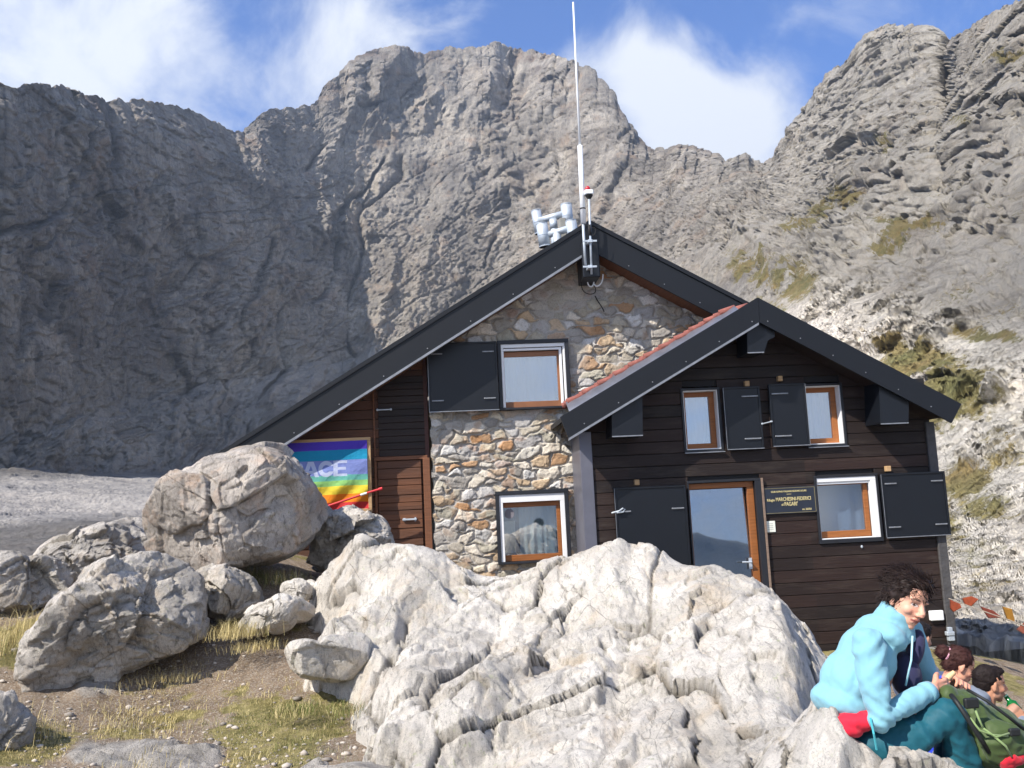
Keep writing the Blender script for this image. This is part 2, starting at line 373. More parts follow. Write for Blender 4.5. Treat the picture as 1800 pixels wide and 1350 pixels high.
# ---------------------------------------------------------------- mountains
def interp_rows(xs_tab, rows, xs): return np.stack([np.interp(xs, xs_tab, r) for r in rows])
def build_mountain():
    XT = [-900, -300, 0, 300, 600, 900, 1200, 1345, 1500, 1650, 1800, 2100, 2700]
    PY = [[1200, 1120, 1080, 1060, 1060, 1060, 1090, 1110, 1120, 1128, 1140, 1170, 1260],
          [1010, 965, 955, 935, 900, 880, 850, 840, 860, 900, 930, 970, 1000],
          [915, 890, 880, 850, 820, 780, 690, 660, 640, 700, 750, 800, 850],
          [815, 815, 822, 832, 770, 680, 540, 480, 500, 545, 590, 600, 600],
          [750, 750, 760, 690, 650, 600, 470, 400, 385, 400, 410, 400, 400],
          [430, 430, 440, 420, 400, 350, 370, 345, 250, 230, 200, 120, 100]]
    RR = [[16, 16, 16, 16, 16, 16, 16, 16.5, 16.5, 16.5, 16, 15, 15],
          [60, 70, 70, 75, 85, 90, 85, 66, 52, 40, 31, 24, 22],
          [120, 130, 140, 200, 260, 260, 165, 125, 85, 58, 46, 36, 32],
          [180, 200, 215, 290, 370, 400, 290, 215, 135, 90, 65, 52, 50],
          [190, 212, 228, 350, 450, 470, 370, 300, 190, 140, 105, 85, 80],
          [200, 225, 250, 372, 500, 540, 430, 370, 260, 205, 160, 120, 110],
          [225, 245, 275, 400, 550, 610, 500, 440, 330, 270, 210, 170, 150]]
    RX = [-2700, -900, -300, -100, 0, 40, 80, 120, 180, 240, 300, 345, 400, 425, 440, 460, 490, 520, 550, 570, 600, 640, 680, 715, 745, 765, 790, 830, 870, 905, 940, 980, 1040, 1065, 1085, 1110, 1140, 1170, 1210, 1250, 1275, 1310, 1343, 1370, 1400, 1430, 1460, 1500, 1530, 1560, 1600, 1640, 1655, 1680, 1720, 1760, 1800, 1900, 2100, 2700]
    RY = [-100, 20, 100, 140, 155, 150, 150, 162, 178, 178, 190, 200, 232, 235, 215, 195, 192, 190, 185, 150, 125, 98, 82, 88, 98, 92, 82, 88, 78, 86, 88, 98, 128, 150, 190, 230, 260, 270, 262, 275, 290, 283, 290, 255, 210, 165, 130, 108, 70, 55, 50, 54, 84, 72, 45, 20, 0, -60, -120, -150]
    xs = np.concatenate([np.linspace(-900, -60, 60)[:-1], np.arange(-60, 1860, 2.4), np.linspace(1860, 2700, 60)])
    P = interp_rows(XT, PY, xs); R = interp_rows(XT, RR, xs)
    P = np.vstack([P, np.interp(xs, RX, RY)+6*fbm(np.stack([xs/14, 0*xs, 0*xs], -1), 4, 19)+3*ridge(np.stack([xs/7, 0*xs+3, 0*xs], -1), 2, 20)])
    # low left rock terrace kept flat, its sunlit look painted into the colour; gully left of the right-hand buttress
    t = 0*xs; R[4] = R[4]*(1-t)+205*t; R[3] = R[3]*(1-t)+150*t; R[2] = R[2]*(1-t)+110*t; P[4] += 26*t*vn(np.stack([xs/60, 0*xs, 0*xs], -1), 77)
    g = np.exp(-((xs-1668)/20)**2); R[6] += 60*g; R[5] += 20*g
    b2 = sstep(1665, 1760, xs); R[6] -= 25*b2
    # back side of the crest
    nrow = [10, 130, 90, 90, 120, 220, 190]
    lv = [np.zeros((1, len(xs)))]
    rowsP, rowsR, lev = [], [], []
    for k in range(6):
        n = nrow[k+1]; tt = np.linspace(0, 1, n, endpoint=False)[:, None]
        if k == 5: tt = np.linspace(0, 1, n)[:, None]
        rowsP.append(P[k]*(1-tt)+P[k+1]*tt); tq = tt if k != 4 else tt*(1-t[None])+t[None]*np.clip(tt*6, 0, 1)**.8*(.85+.15*tt); q = np.log(R[k])*(1-tq)+np.log(R[k+1])*tq; rowsR.append(np.exp(q)); lev.append((k+tt)*np.ones((1, len(xs))))
    PYg = np.vstack(rowsP); Rg = np.vstack(rowsR); L = np.vstack(lev)
    # soften the joints of the profile
    for _ in range(10):
        Rg[1:-1] = (Rg[:-2]+2*Rg[1:-1]+Rg[2:])/4; PYg[1:-1] = (PYg[:-2]+2*PYg[1:-1]+PYg[2:])/4
    PXg = np.broadcast_to(xs, PYg.shape)
    V = UR(PXg, PYg, Rg)
    for k in range(1, 14):       # crest rolls over and falls away behind
        b = V[-1].copy() if k == 1 else bb
        dirh = b-EYE; dirh[:, 2] = 0; dirh /= np.linalg.norm(dirh, axis=1)[:, None]
        bb = b + dirh*(3+k*1.5); bb[:, 2] -= (1.0+k*2.2); V = np.vstack([V, bb[None]]); L = np.vstack([L, np.full((1, len(xs)), 6+k*.1)]); PXg = np.vstack([PXg, PXg[-1:]])
    nr, nc = V.shape[:2]
    def normals(V):
        a = np.gradient(V, axis=1); b = np.gradient(V, axis=0); n = np.cross(a, b); n /= (np.linalg.norm(n, axis=-1)[..., None]+1e-9)
        return n*np.where((n*(V-EYE)).sum(-1) > 0, -1, 1)[..., None]
    N = normals(V); N = np.where(np.isfinite(N), N, 0)
    dist = np.linalg.norm(V-EYE, axis=-1)
    cliff = sstep(2.75, 3.3, L)*(1)            # 0 scree and meadow, 1 rock wall
    rt = sstep(1150, 1500, PXg)
    az = np.arctan2(V[0, :, 0], V[0, :, 1]); Rc = np.interp(xs, XT, RR[5]); tt = np.concatenate([[0], np.cumsum(np.abs(np.diff(az))*Rc[1:])])[None, :]+0*V[..., 0]
    rd = np.hypot(V[..., 0], V[..., 1])-Rc[None, :]; zz = V[..., 2]
    w_ = fbm(V/60, 3, 5); w2_ = fbm(V/14, 3, 6)
    tt = tt+zz*(.62*rt-.18*(1-rt))+9*w_+2.2*w2_
    S2 = np.stack([tt, zz*.30+5*w_, rd*.12], -1); S3 = np.stack([tt+1.5*w2_, zz*.55, rd*.35], -1)
    k = np.clip(dist/420, .12, 1.2)
    topf = 1-.45*sstep(5.75, 6.0, L)
    seg = np.linalg.norm(np.gradient(V, axis=0), axis=-1); sg = lambda f: sstep(1.6, 3.6, f/seg)
    rgh = .4+.9*sstep(-.25, .35, fbm(np.stack([tt, zz*.8, rd*.2], -1)/42, 3, 37))
    gd = np.stack([tt+14*vn(np.stack([zz/50, tt/80, 0*tt], -1), 38), zz*.06, 0*tt], -1)/34; gv = voro(gd, 36, 2); gul = (1-sstep(0, .10, gv[1]-gv[0]))*(gv[2][..., 0] > .62)*sstep(-.2, .2, fbm(gd*[3, 20, 1], 2, 33))
    crk = np.stack([tt-.9*zz+12*vn(np.stack([zz/40, tt/40, 0*tt+3], -1), 35), (tt*.9+zz)*.12, 0*tt], -1)/26; cv = voro(crk, 34, 2); gul = gul+.22*(1-sstep(0, .045, cv[1]-cv[0]))*(cv[2][..., 1] > .5)
    tz = t[None]*sstep(2.7, 3.2, L)*sstep(5.0, 4.3, L)
    d = cliff*topf*(k*16*(1-.8*tz)*ridge(S2/95, 3, 21) + k*8*rgh*ridge(S2/30, 6, 31, g=.5)-k*5*gul+tz*1.5*facet(np.stack([tt, zz*1.3, rd*.5], -1)/9, 39, 1.4, .2, .1) + np.minimum(2.4, dist*.010)*rgh*facet(S2/np.array([12., 9, 12]), 41, 1.4, .2, .1, off=.4)
         + rgh*sg(4.5)*np.minimum(1.2, dist*.006)*facet(S3/np.array([4.2, 4.2, 4.2]), 43, 1.5, .3, .12) + sg(1.9)*np.minimum(1.0, dist*.004)*facet(S3/np.array([1.8, 1.8, 1.8]), 44, 1.4, .2, .12)+ sg(1.0)*np.minimum(.8, dist*.003)*fbm(V/1.2, 3, 47))
    # slabs, boulders and scree of the gentle slopes
    f0 = 1-cliff
    near = np.clip(dist/60, .15, 1.6)
    scree_z = np.maximum(sstep(1.15, 1.6, L), .8*rt)*sstep(2.95, 2.5, L)*f0
    st1, _, r1, _ = voro(V/1.0, 61); st2, _, r2, _ = voro(V/.5, 62)
    blobs = np.clip(.62-st1, 0, 1)*(.4+r1[..., 0])*.9 + np.clip(.55-st2, 0, 1)*(.4+r2[..., 0])*.4
    nr_ = sstep(70, 30, dist); st3, _, r3, _ = voro(V/.26, 63); st4, _, r4, _ = voro(V/.12, 64)
    sm = nr_*(np.clip(.6-st3, 0, 1)*(.3+r3[..., 0])*.28+np.clip(.6-st4, 0, 1)*(.3+r4[..., 0])*.13)
    outc = sstep(.02, .3, fbm(V/np.array([7., 7, 4]), 3, 71)+.18*fbm(V/2.2, 3, 72))   # outcrops on the meadow
    d = d + f0*near*(1.3*fbm(V/16, 4, 51) + outc*(.15+.85*rt)*(1.2+1.2*facet(V/3.2, 53, 1.2, .2, .1)+.35*facet(V/1.1, 54, 1.2, .2, .1)) + .3*fbm(V/1.2, 3, 56)) + scree_z*(.12+.88*rt)*blobs*np.clip(dist/50, .25, 1.2)+f0*sm*1.0
    rad = (EYE-V)/dist[..., None]; Dn = .4*N+.6*rad; Dn /= np.linalg.norm(Dn, axis=-1)[..., None]
    d = d*(1-.55*sstep(6.0, 6.5, L))
    V = V + Dn*d[..., None]
    V[:5, :, 2] -= (np.linspace(1, 0, 5)*3)[:, None]
    N2 = normals(V)
    up = N2[..., 2]
    gr = rt*sstep(4.9, 3.9, L)*(1-.85*outc)*sstep(.25, .6, up) * sstep(-.1, .25, fbm(V/np.array([9., 9, 6]), 5, 81))
    # meadow tongues on the lower right, fewer in the blocky scree
    gr *= (1-.6*sstep(1.9, 2.2, L)*sstep(3.0, 2.8, L))*(.35+.65*sstep(1.5, 2.0, L))*.8
    gr += rt*.5*sstep(2.8, 3.2, L)*sstep(5.0, 4.2, L)*sstep(.35, .6, up)
    gr += .35*sstep(1600, 1700, PXg)*sstep(5.0, 5.5, L)*sstep(.3, .6, up)
    PYf = np.vstack([PYg, np.repeat(PYg[-1:], nr-PYg.shape[0], 0)])
    wx = PXg+22*fbm(V/8, 3, 86); wy = PYf+22*fbm(V/8+40, 3, 87)
    def spots(L_):
        a = np.zeros(PXg.shape)
        for x, y, rx, ry, g_ in L_: a = np.maximum(a, g_*np.exp(-(((wx-x)/rx)**2+((wy-y)/ry)**2)**1.5))
        return a
    mead = spots([(1620, 640, 75, 32, 1), (1690, 690, 70, 60, 1), (1640, 735, 60, 30, .9), (1570, 612, 40, 14, .8), (1400, 500, 45, 34, .9), (1330, 480, 34, 26, .9), (1450, 375, 26, 16, 1), (1410, 405, 34, 16, .9), (1490, 350, 30, 18, 1), (1600, 400, 60, 14, .9), (1560, 425, 30, 14, .8),
                  (1740, 590, 70, 12, .8), (1700, 850, 50, 40, .9), (1760, 800, 60, 30, .9), (1680, 920, 40, 50, .6), (1740, 900, 70, 30, .7), (1720, 1000, 80, 60, .35), (1780, 100, 40, 14, .7), (1700, 230, 60, 12, .5), (1560, 255, 16, 10, .7), (1760, 700, 30, 14, .7), (1350, 540, 40, 20, .7)])
    slabs = spots([(1745, 640, 60, 70, 1), (1640, 600, 60, 20, .6), (1760, 760, 60, 60, .9), (1680, 790, 40, 60, .8), (1750, 860, 70, 50, .7), (1480, 440, 90, 50, .5), (1640, 370, 60, 18, .8), (1440, 470, 60, 26, .6), (1560, 560, 80, 25, .4), (1720, 960, 60, 40, .6)])
    gr = gr*.35+mead*sstep(-.75, -.15, fbm(V/4, 4, 88)-.25*outc)*1.1
    red = (1-sstep(700, 760, PXg))*np.exp(-((L-3.45)/.33)**2)*sstep(-.1, .25, fbm(V/np.array([30., 30, 7]), 4, 83))*.8
    red += .4*sstep(5.7, 6., L)*sstep(.1, .4, fbm(V/18, 3, 84))
    pale_sunlit = rt*(.95+.6*slabs)*(1-.3*cliff)+.35*(1-rt)*sstep(4.6, 3.6, L)*cliff + .5*np.exp(-((PXg-430)/170)**2)*np.exp(-((L-3.9)/.4)**2)  # pale rock and slabs; sunlight on right slope and left ledge painted in
    me = np_mesh('mountain', V.reshape(-1, 3), grid_quads(nr, nc))
    attr_f(me, 'grass', np.clip(gr, 0, 1)); attr_f(me, 'red', np.clip(red, 0, 1)); attr_f(me, 'pale_sunlit', pale_sunlit); attr_f(me, 'scree_shade', (1-rt)*f0); attr_f(me, 'gully', np.clip(gul*cliff, 0, 1))
    attr_f(me, 'scree', np.clip(f0*(.25+.75*scree_z)*(1-.8*slabs)*(1-.6*mead), 0, 1))
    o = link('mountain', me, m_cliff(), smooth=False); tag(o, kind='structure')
    return o
build_mountain()

def build_range():
    """the ranges across the valley behind the camera, seen only in the window panes"""
    n = 360; hs = 26; az = np.linspace(math.radians(75), math.radians(285), n)
    V = np.zeros((hs, n, 3))
    for r_ in range(hs):
        t = r_/(hs-1); R = 900+350*t*(2-t)
        P = np.stack([np.sin(az)*5, np.cos(az)*5, np.zeros(n)+t], -1)
        crest = -4+70*(.5+.5*ridge(P*[1, 1, 0]*1.4, 5, 91))+16*ridge(P*[1, 1, 0]*5, 3, 92)
        z = -160+(crest+160)*min(1, t*1.15) - (60*(t-.87)/.13 if t > .87 else 0)
        V[r_] = np.stack([np.sin(az)*R, np.cos(az)*R, z+14*fbm(P*6, 4, 93)], -1)
    me = np_mesh('far_mountain_range', V.reshape(-1, 3), grid_quads(hs, n))
    M = Mat('far_rock'); M.col(M.mix(M.noise(M.pos(), .01, 8, .7), lin((86, 92, 84)), lin((150, 146, 140)))).s('Roughness', .95)
    tag(link('far_mountain_range', me, M.m, smooth=False), kind='structure')
build_range()

# ---------------------------------------------------------------- near ground
GC = []
def gp(px, py, Y): p = U(px, py, Y); GC.append((p[0], p[1], p[2]))
for a in [(620, 1345, 6.0), (300, 1345, 6.2), (0, 1345, 6.0), (300, 1255, 7.4), (600, 1250, 7.0), (500, 1185, 7.8), (250, 1175, 8.1), (450, 1115, 8.5), (520, 1065, 9.1), (500, 1020, 9.7), (430, 1005, 10.0),
          (60, 1260, 7.0), (0, 1210, 7.5), (120, 1010, 10.5), (0, 1000, 12)]: gp(*a)
GC += [(0, 0, .35), (-3, 1, .4), (-3, 4, .4), (3, 2, .25), (6, 3, -.4), (0, 3.5, .3), (9, 0, -.9), (-9, 0, .2), (-10, 6, .2), (-12, 12, -.8), (-7, 14, -.2), (-4.6, 12.2, 1.4), (-3, 12.0, 1.5), (-1.7, 11.9, 1.35), (-1.0, 11.7, .9), (.5, 11.8, .45), (2.5, 11.5, .0), (5.8, 11.4, -.08), (7.5, 11.0, -.5),
       (4.4, 8.5, -.45), (5.0, 7.0, -.5), (7, 7.5, -.8), (10, 9, -1.1), (14, 12, -1.5), (9, 14, -.9), (6, 15, -.6), (0, 16, .3), (3, 5.5, -.3), (14, 4, -1.3), (-6, -6, .4), (6, -6, 0)]
GC = np.array(GC); gtps = tps(GC[:, :2], GC[:, 2])
def ground_z(x, y):
    x = np.asarray(x, float); y = np.asarray(y, float)
    P = np.stack([x, y, 0*x], -1)
    z = gtps(x, y) + .05*fbm(P/.9, 4, 101) + .018*fbm(P*5, 4, 102)
    rk = sstep(.05, .3, fbm(P/1.4+3.3, 3, 105)) * sstep(8.0, 6.5, y+.15*x)      # bedrock humps low left
    rk = np.maximum(rk, sstep(.0, .25, fbm(P/1.1, 3, 106))*sstep(6.9, 6.2, y))
    z = z + rk*(.06+.10*facet(P/np.array([.5, .28, 1])+.2*fbm(P*2, 2, 7)[..., None], 103, 1.0, .5, .1, 2)+.03*facet(P*5, 104, 1.2, .4, .12, 2))
    far = sstep(17.0, 19.5, np.hypot(x, y)); z = z - far*1.6
    return z, rk
def build_ground():
    xs = np.concatenate([np.linspace(-16, -6, 66)[:-1], np.arange(-6, 7.5, .03), np.linspace(7.5, 17, 110)])
    ys = np.concatenate([np.linspace(-10, 3.5, 40)[:-1], np.arange(3.5, 12.5, .03), np.linspace(12.5, 19, 90)])
    X, Y = np.meshgrid(xs, ys); Z, rk = ground_z(X, Y)
    P = np.stack([X, Y, Z], -1)
    gr = .62*sstep(-.05, .3, fbm(P/np.array([1.1, .8, 1]), 4, 111)+.25*fbm(P*3, 3, 112)-.0+.12*sstep(7.0, 8.2, Y))
    gr *= (1-rk)*(1-sstep(-.9, -.2, X)*sstep(9, 8, Y)*.7)
    right = sstep(5.5, 8, X); gr = np.maximum(gr, right*.6*sstep(-.1, .2, fbm(P, 3, 113)))
    me = np_mesh('ground', P.reshape(-1, 3), grid_quads(len(ys), len(xs)))
    attr_f(me, 'grass', gr); attr_f(me, 'rock', rk)
    M = Mat('ground_soil'); p = M.pos()
    dirt = M.ramp(M.noise(p, 3, 8, .7), [(.3, (108, 92, 76)), (.55, (146, 128, 108)), (.75, (172, 156, 136))])
    peb = M.vor(p, 95, 'F1', 'Color'); sp = M.n('ShaderNodeSeparateColor'); M.l(peb, sp.inputs[0])
    dirt = M.mix(M.ramp(sp.outputs[0], [(.7, 0.), (.8, .55)]), dirt, lin((184, 174, 160)))
    grass = M.ramp(M.noise(p, 9, 7, .75), [(.3, (86, 84, 48)), (.5, (140, 130, 84)), (.7, (178, 164, 116))])
    rock = M.ramp(M.noise(p, 4, 10, .7, .5), [(.3, (112, 108, 104)), (.5, (168, 162, 154)), (.68, (206, 200, 190))])
    g = M.ramp(M.math('ADD', M.attr('grass'), M.math('MULTIPLY', M.math('SUBTRACT', M.noise(p, 14, 6, .7), .5), .9)), [(.42, 0.), (.58, 1.)])
    c = M.mix(g, dirt, grass); c = M.mix(M.ramp(M.attr('rock'), [(.25, 0.), (.5, 1.)]), c, rock)
    M.col(c).s('Roughness', .95).s('Specular IOR Level', .2)
    n = M.bump(M.noise(p, 12, 10, .75), .05, 1.0); n = M.bump(M.vor(p, 95), .006, .7, n); M.nrm(n)
    tag(link('ground', me, M.m, smooth=True), kind='structure')
build_ground()

# ---------------------------------------------------------------- the big pale outcrop
OC = []
def op(px, py, Y, dz=0): p = U(px, py, Y); OC.append((p[0], p[1], p[2]+dz))
for a in [(560, 1010, 8.9), (590, 968, 9.0), (640, 940, 9.0), (700, 950, 8.9), (750, 958, 8.7), (830, 985, 8.7), (880, 1003, 8.8), (940, 975, 8.6), (990, 970, 8.5), (1050, 955, 8.4), (1105, 953, 8.3), (1165, 968, 8.2), (1200, 990, 8.0),
          (1260, 1000, 7.9), (1330, 1022, 7.6), (1370, 1060, 7.1), (1405, 1095, 6.6), (1425, 1150, 6.0),
          (575, 1110, 7.7), (640, 1040, 8.2), (700, 1100, 7.5), (760, 1050, 7.9), (870, 1095, 7.6), (900, 1050, 8.1), (1000, 1040, 7.7), (1100, 1040, 7.5), (1200, 1080, 6.9), (1300, 1100, 6.5),
          (660, 1200, 6.7), (660, 1300, 6.2), (780, 1180, 6.6), (900, 1180, 6.6), (1000, 1180, 6.4), (1100, 1200, 6.1), (1200, 1190, 6.0), (1330, 1180, 5.7),
          (760, 1290, 5.8), (900, 1290, 5.6), (1050, 1290, 5.4), (1200, 1290, 5.1), (1330, 1270, 4.9), (1420, 1250, 4.6), (650, 1345, 6.0), (800, 1345, 5.5), (950, 1345, 5.2), (1100, 1345, 4.9), (1300, 1345, 4.5), (1420, 1262, 4.3), (1440, 1300, 3.95), (1480, 1335, 3.8), (1530, 1375, 3.6)]: op(*a, dz=-.03)
for a in [(522, 1000, 9.0), (525, 1060, 8.5), (528, 1120, 7.9), (606, 1200, 6.9), (618, 1290, 6.3), (600, 1345, 6.1)]: op(*a, dz=-.6)
OC += [(-2.3, 6.8, -.4), (-2.3, 8.8, .0), (-1.4, 9.9, .5), (-.4, 10.1, .3), (.8, 10.0, .4), (2.2, 9.6, .1), (3.2, 9.0, -.3), (3.9, 8.2, -.6), (3.75, 7.2, -.7), (3.35, 6.3, -.8), (3.0, 5.6, -.9), (2.55, 5.05, -.5), (2.35, 3.6, .55), (2.6, 2.6, .2), (2.6, 4.3, -.1), (2.9, 4.0, -.5), (3.4, 4.8, -1.0),
       (1.4, 3.6, .62), (0.4, 4.2, .5), (-.5, 5.0, .3), (.0, 2.6, .1), (1.6, 2.2, .3), (-1.3, 4.5, 0), (-1.0, 3.0, 0)]
OC = np.array(OC); otps = tps(OC[:, :2], OC[:, 2])
M_OUT = m_rock('pale_outcrop_rock', (240, 233, 222), (196, 189, 178), (222, 198, 166), (186, 190, 150), 1.0, .45, .3)
M_GREY = m_rock('grey_boulder_rock', (218, 210, 199), (150, 144, 136), (190, 168, 140), (150, 152, 110), 1.3, .5, .7)
M_BIG = m_rock('large_boulder_rock', (222, 212, 200), (150, 142, 134), (208, 172, 142), (160, 158, 120), 1.0, .6, .6)
def build_outcrop():
    xs = np.arange(-2.0, 4.2, .0165); ys = np.arange(2.3, 10.3, .0165)
    X, Y = np.meshgrid(xs, ys); Z = otps(X, Y)
    P = np.stack([X, Y, Z*0], -1)
    th = math.radians(16); w = .34*fbm(P*.8, 3, 201)+.09*fbm(P*3.1, 3, 202); w2 = .34*fbm(P*.8+9, 3, 203)+.07*fbm(P*3.3+4, 3, 204)
    qx = X*math.cos(th)-Y*math.sin(th)+w; qy = X*math.sin(th)+Y*math.cos(th)+w2
    def saw(t, cut, seed, other, lo=.0):
        i = np.floor(t); s = t-i
        A = np.stack([i*7.31, other, 0*i], -1); amp = np.clip(vn(A, seed)*.9+.45, lo, 1.2)
        h = np.where(s < 1-cut, s/(1-cut), (1-s)/cut)
        return (h-.5)*amp, (1-sstep(0, .5, np.abs(s-(1-cut*.0))/cut))*amp
    s1, k1 = saw(qx/.62, .26, 211, qy/1.3); s2, k2 = saw(qx/.23+.4*fbm(P*1.7, 2, 205), .2, 212, qy/.7)
    s3, k3 = saw(-qy/.85+.35*fbm(P*1.3, 3, 206), .4, 213, qx/.8); s4, k4 = saw(-(qy+.5*qx)/.3+.5*fbm(P*2, 2, 207), .22, 214, qx/.35); s5, _ = saw((qx-.8*qy)/.42+.5*fbm(P*1.9, 2, 208), .15, 215, qy/.5)
    Q = np.stack([qx, qy, 0*qx], -1)
    e1 = facet(Q/np.array([.5, .9, 1]), 216, 1.1, .12, .05, 2); e2 = facet(Q/np.array([.17, .3, 1]), 217, 1.2, .1, .06, 2); e3 = facet(Q/np.array([.06, .1, 1]), 218, 1.2, .1, .1, 2)
    low = fbm(P*.8, 3, 221)
    fade = sstep(-.5, .3, Z-.1)
    Z = Z + (.20*s1+.035*s2+.08*s3+.02*s4+.04*s5+.08*low)*(.4+.6*fade)*(1-.5*sstep(7.5, 8.3, Y+.25*X))
    V = np.stack([X, Y, Z], -1)
    n_ = np.array([-.12, -.50, .85]); n_ /= np.linalg.norm(n_)
    Sx = V@np.array([[.9, .3, 0], [-.35, .62, .1], [.1, -.2, 1]]) + .13*fbm(V*1.2, 3, 248)[..., None]
    fA = voro(Sx/np.array([.95, 1.2, .95]), 241); eA = fA[1]-fA[0]
    big = fA[2]
    ck_ = 1-.5*sstep(7.5, 8.3, Y+.25*X)
    V = V + n_*(.21*ck_*(.25+.75*sstep(0, .2, eA))*facet(Sx/np.array([.95, 1.2, .95]), 241, 1.15, 0, .05, off=.12)-.05*(1-sstep(0, .035, eA))*(big[..., 0] > .3)+.050*facet(Sx/.34, 242, 1.3, .10, .05, off=.15)*(.4+1.2*big[..., 1:2][..., 0])+.016*facet(Sx/.12, 243, 1.3, .12, .08, off=.2)+.004*facet(Sx/.05, 244, 1.2, .1, .1, off=.25)+.03*fbm(V*2.2, 4, 246)+.006*fbm(V*13, 4, 245))[..., None]
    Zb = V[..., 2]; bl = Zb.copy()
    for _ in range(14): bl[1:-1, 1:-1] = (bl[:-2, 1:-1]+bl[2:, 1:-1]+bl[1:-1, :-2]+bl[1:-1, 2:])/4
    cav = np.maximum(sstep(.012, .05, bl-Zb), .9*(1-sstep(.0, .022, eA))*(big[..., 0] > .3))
    ok = (Zb > ground_z(V[..., 0], V[..., 1])[0]-.12)
    Qd = grid_quads(len(ys), len(xs)); keep = ok.reshape(-1)[Qd].any(1); Qd = Qd[keep]
    used = np.unique(Qd); remap = np.full(V.shape[0]*V.shape[1], -1); remap[used] = np.arange(len(used))
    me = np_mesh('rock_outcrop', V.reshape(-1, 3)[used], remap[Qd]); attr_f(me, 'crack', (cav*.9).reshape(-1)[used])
    o = link('rock_outcrop', me, M_OUT, smooth=True)
    tag(o, 'broad pale fissured rock outcrop rising in front of the stone wall and door', 'rock outcrop')
    return o
outcrop = build_outcrop()
def outcrop_z(x, y): return float(otps(np.array([x]), np.array([y]))[0])

# ---------------------------------------------------------------- boulders
def boulder(name, poly, Y, depth, mat, seed, label, cat='boulder', group=None, facets=(.5, .16), amp=.12, n=150, push=0.0, sq=.75, sm=0.0, cuts=16):
    """closed outline at distance Y, swollen into a solid of its own depth and broken up by facets"""
    poly = np.array(poly, float); c = poly.mean(0) if sm == 0 else np.array(sm)
    cen = U(c[0], c[1], Y+depth*.5); d = rays(c[0], c[1]); d = d/np.linalg.norm(d)
    pts = np.array([U(p[0], p[1], Y+depth*.5) for p in poly]) - cen
    rx = cr - d*(cr@d); rx /= np.linalg.norm(rx); ry = np.cross(rx, d)
    ry = ry if ry[2] > 0 else -ry
    a = np.arctan2(pts@ry, pts@rx); R = np.hypot(pts@ry, pts@rx); o = np.argsort(a); a, R = a[o], R[o]
    a = np.r_[a-2*np.pi, a, a+2*np.pi]; R = np.r_[R, R, R]
    th = np.linspace(-np.pi, np.pi, 2*n, endpoint=False); ph = np.linspace(0, np.pi, n)
    rr = np.interp(th, a, R)
    for _ in range(2): rr = (np.roll(rr, 1)+2*rr+np.roll(rr, -1))/4
    TH, PH = np.meshgrid(th, ph)
    s = np.sign(np.sin(PH))*np.abs(np.sin(PH))**sq; k = np.cos(PH); k = np.sign(k)*np.abs(k)**.85
    RR = np.broadcast_to(rr, TH.shape)
    V = cen + (RR*s*np.cos(TH))[..., None]*rx + (RR*s*np.sin(TH))[..., None]*ry - (k*depth*.5)[..., None]*d
    rs_ = np.random.default_rng(seed)
    for _ in range(cuts):
        q_ = rs_.normal(0, 1, 3); q_ = q_/np.linalg.norm(q_); q_ = q_-d*max(0, q_@d)*1.6; q_ /= np.linalg.norm(q_); sp_ = (V-cen)@q_; fc_ = min(1, abs(q_@d)*1.5); lim = sp_.max()*(rs_.uniform(.72, .92)*fc_+rs_.uniform(.90, .985)*(1-fc_))
        V = V-q_*(np.maximum(sp_-lim, 0)*.88)[..., None]
    Nn = V-cen; Nn /= np.linalg.norm(Nn, axis=-1)[..., None]+1e-9
    w = .15*fbm(V*1.5, 3, seed)[..., None]
    S = V+w
    edge = 1-.6*s**6
    dd = amp*edge*(1.35*facet(S/facets[0], seed+1, 1.25, .12, .04, off=.3) + .4*facet(S/facets[1], seed+2, 1.2, .1, .06)+.13*facet(S/facets[1]/.35, seed+9, 1.2, .1, .08) + .5*fbm(V*2.2, 4, seed+3)+.12*fbm(V*11, 4, seed+4))
    V = V + Nn*dd[..., None]
    V[0] = V[0].mean(0); V[-1] = V[-1].mean(0)
    nr, nc = V.shape[:2]
    i = np.arange(nr-1)[:, None]*nc; j = np.arange(nc)[None]; j2 = (j+1) % nc
    Qd = np.stack([i+j, i+j2, i+nc+j2, i+nc+j], -1).reshape(-1, 4)
    me = np_mesh(name, V.reshape(-1, 3), Qd)
    bm = bmesh.new(); bm.from_mesh(me); bmesh.ops.remove_doubles(bm, verts=bm.verts[:], dist=1e-5); bmesh.ops.recalc_face_normals(bm, faces=bm.faces[:]); bm.to_mesh(me); bm.free()
    o = link(name, me, mat, smooth=True); return tag(o, label, cat, group)
boulder('boulder', [(256, 905), (262, 870), (300, 832), (340, 822), (400, 795), (440, 787), (492, 781), (522, 800), (545, 838), (560, 862), (580, 882), (580, 903), (566, 932), (545, 965), (500, 988), (430, 1002), (330, 998), (268, 978), (256, 940)],
        8.9, 1.5, M_BIG, 308, 'huge rounded pale boulder overlapping the rainbow flag and lower end of the long roof', facets=(.7, .22), amp=.085, n=190, sm=(420, 890))
boulder('boulder', [(28, 1225), (48, 1140), (85, 1075), (130, 1020), (180, 988), (215, 985), (250, 974), (310, 985), (350, 1005), (378, 1035), (388, 1075), (372, 1115), (330, 1135), (270, 1165), (215, 1185), (150, 1240), (80, 1245)],
        7.4, 1.3, M_GREY, 311, 'large grey cracked boulder in the left foreground above the grass', facets=(.55, .17), amp=.12, n=180, sm=(200, 1100))
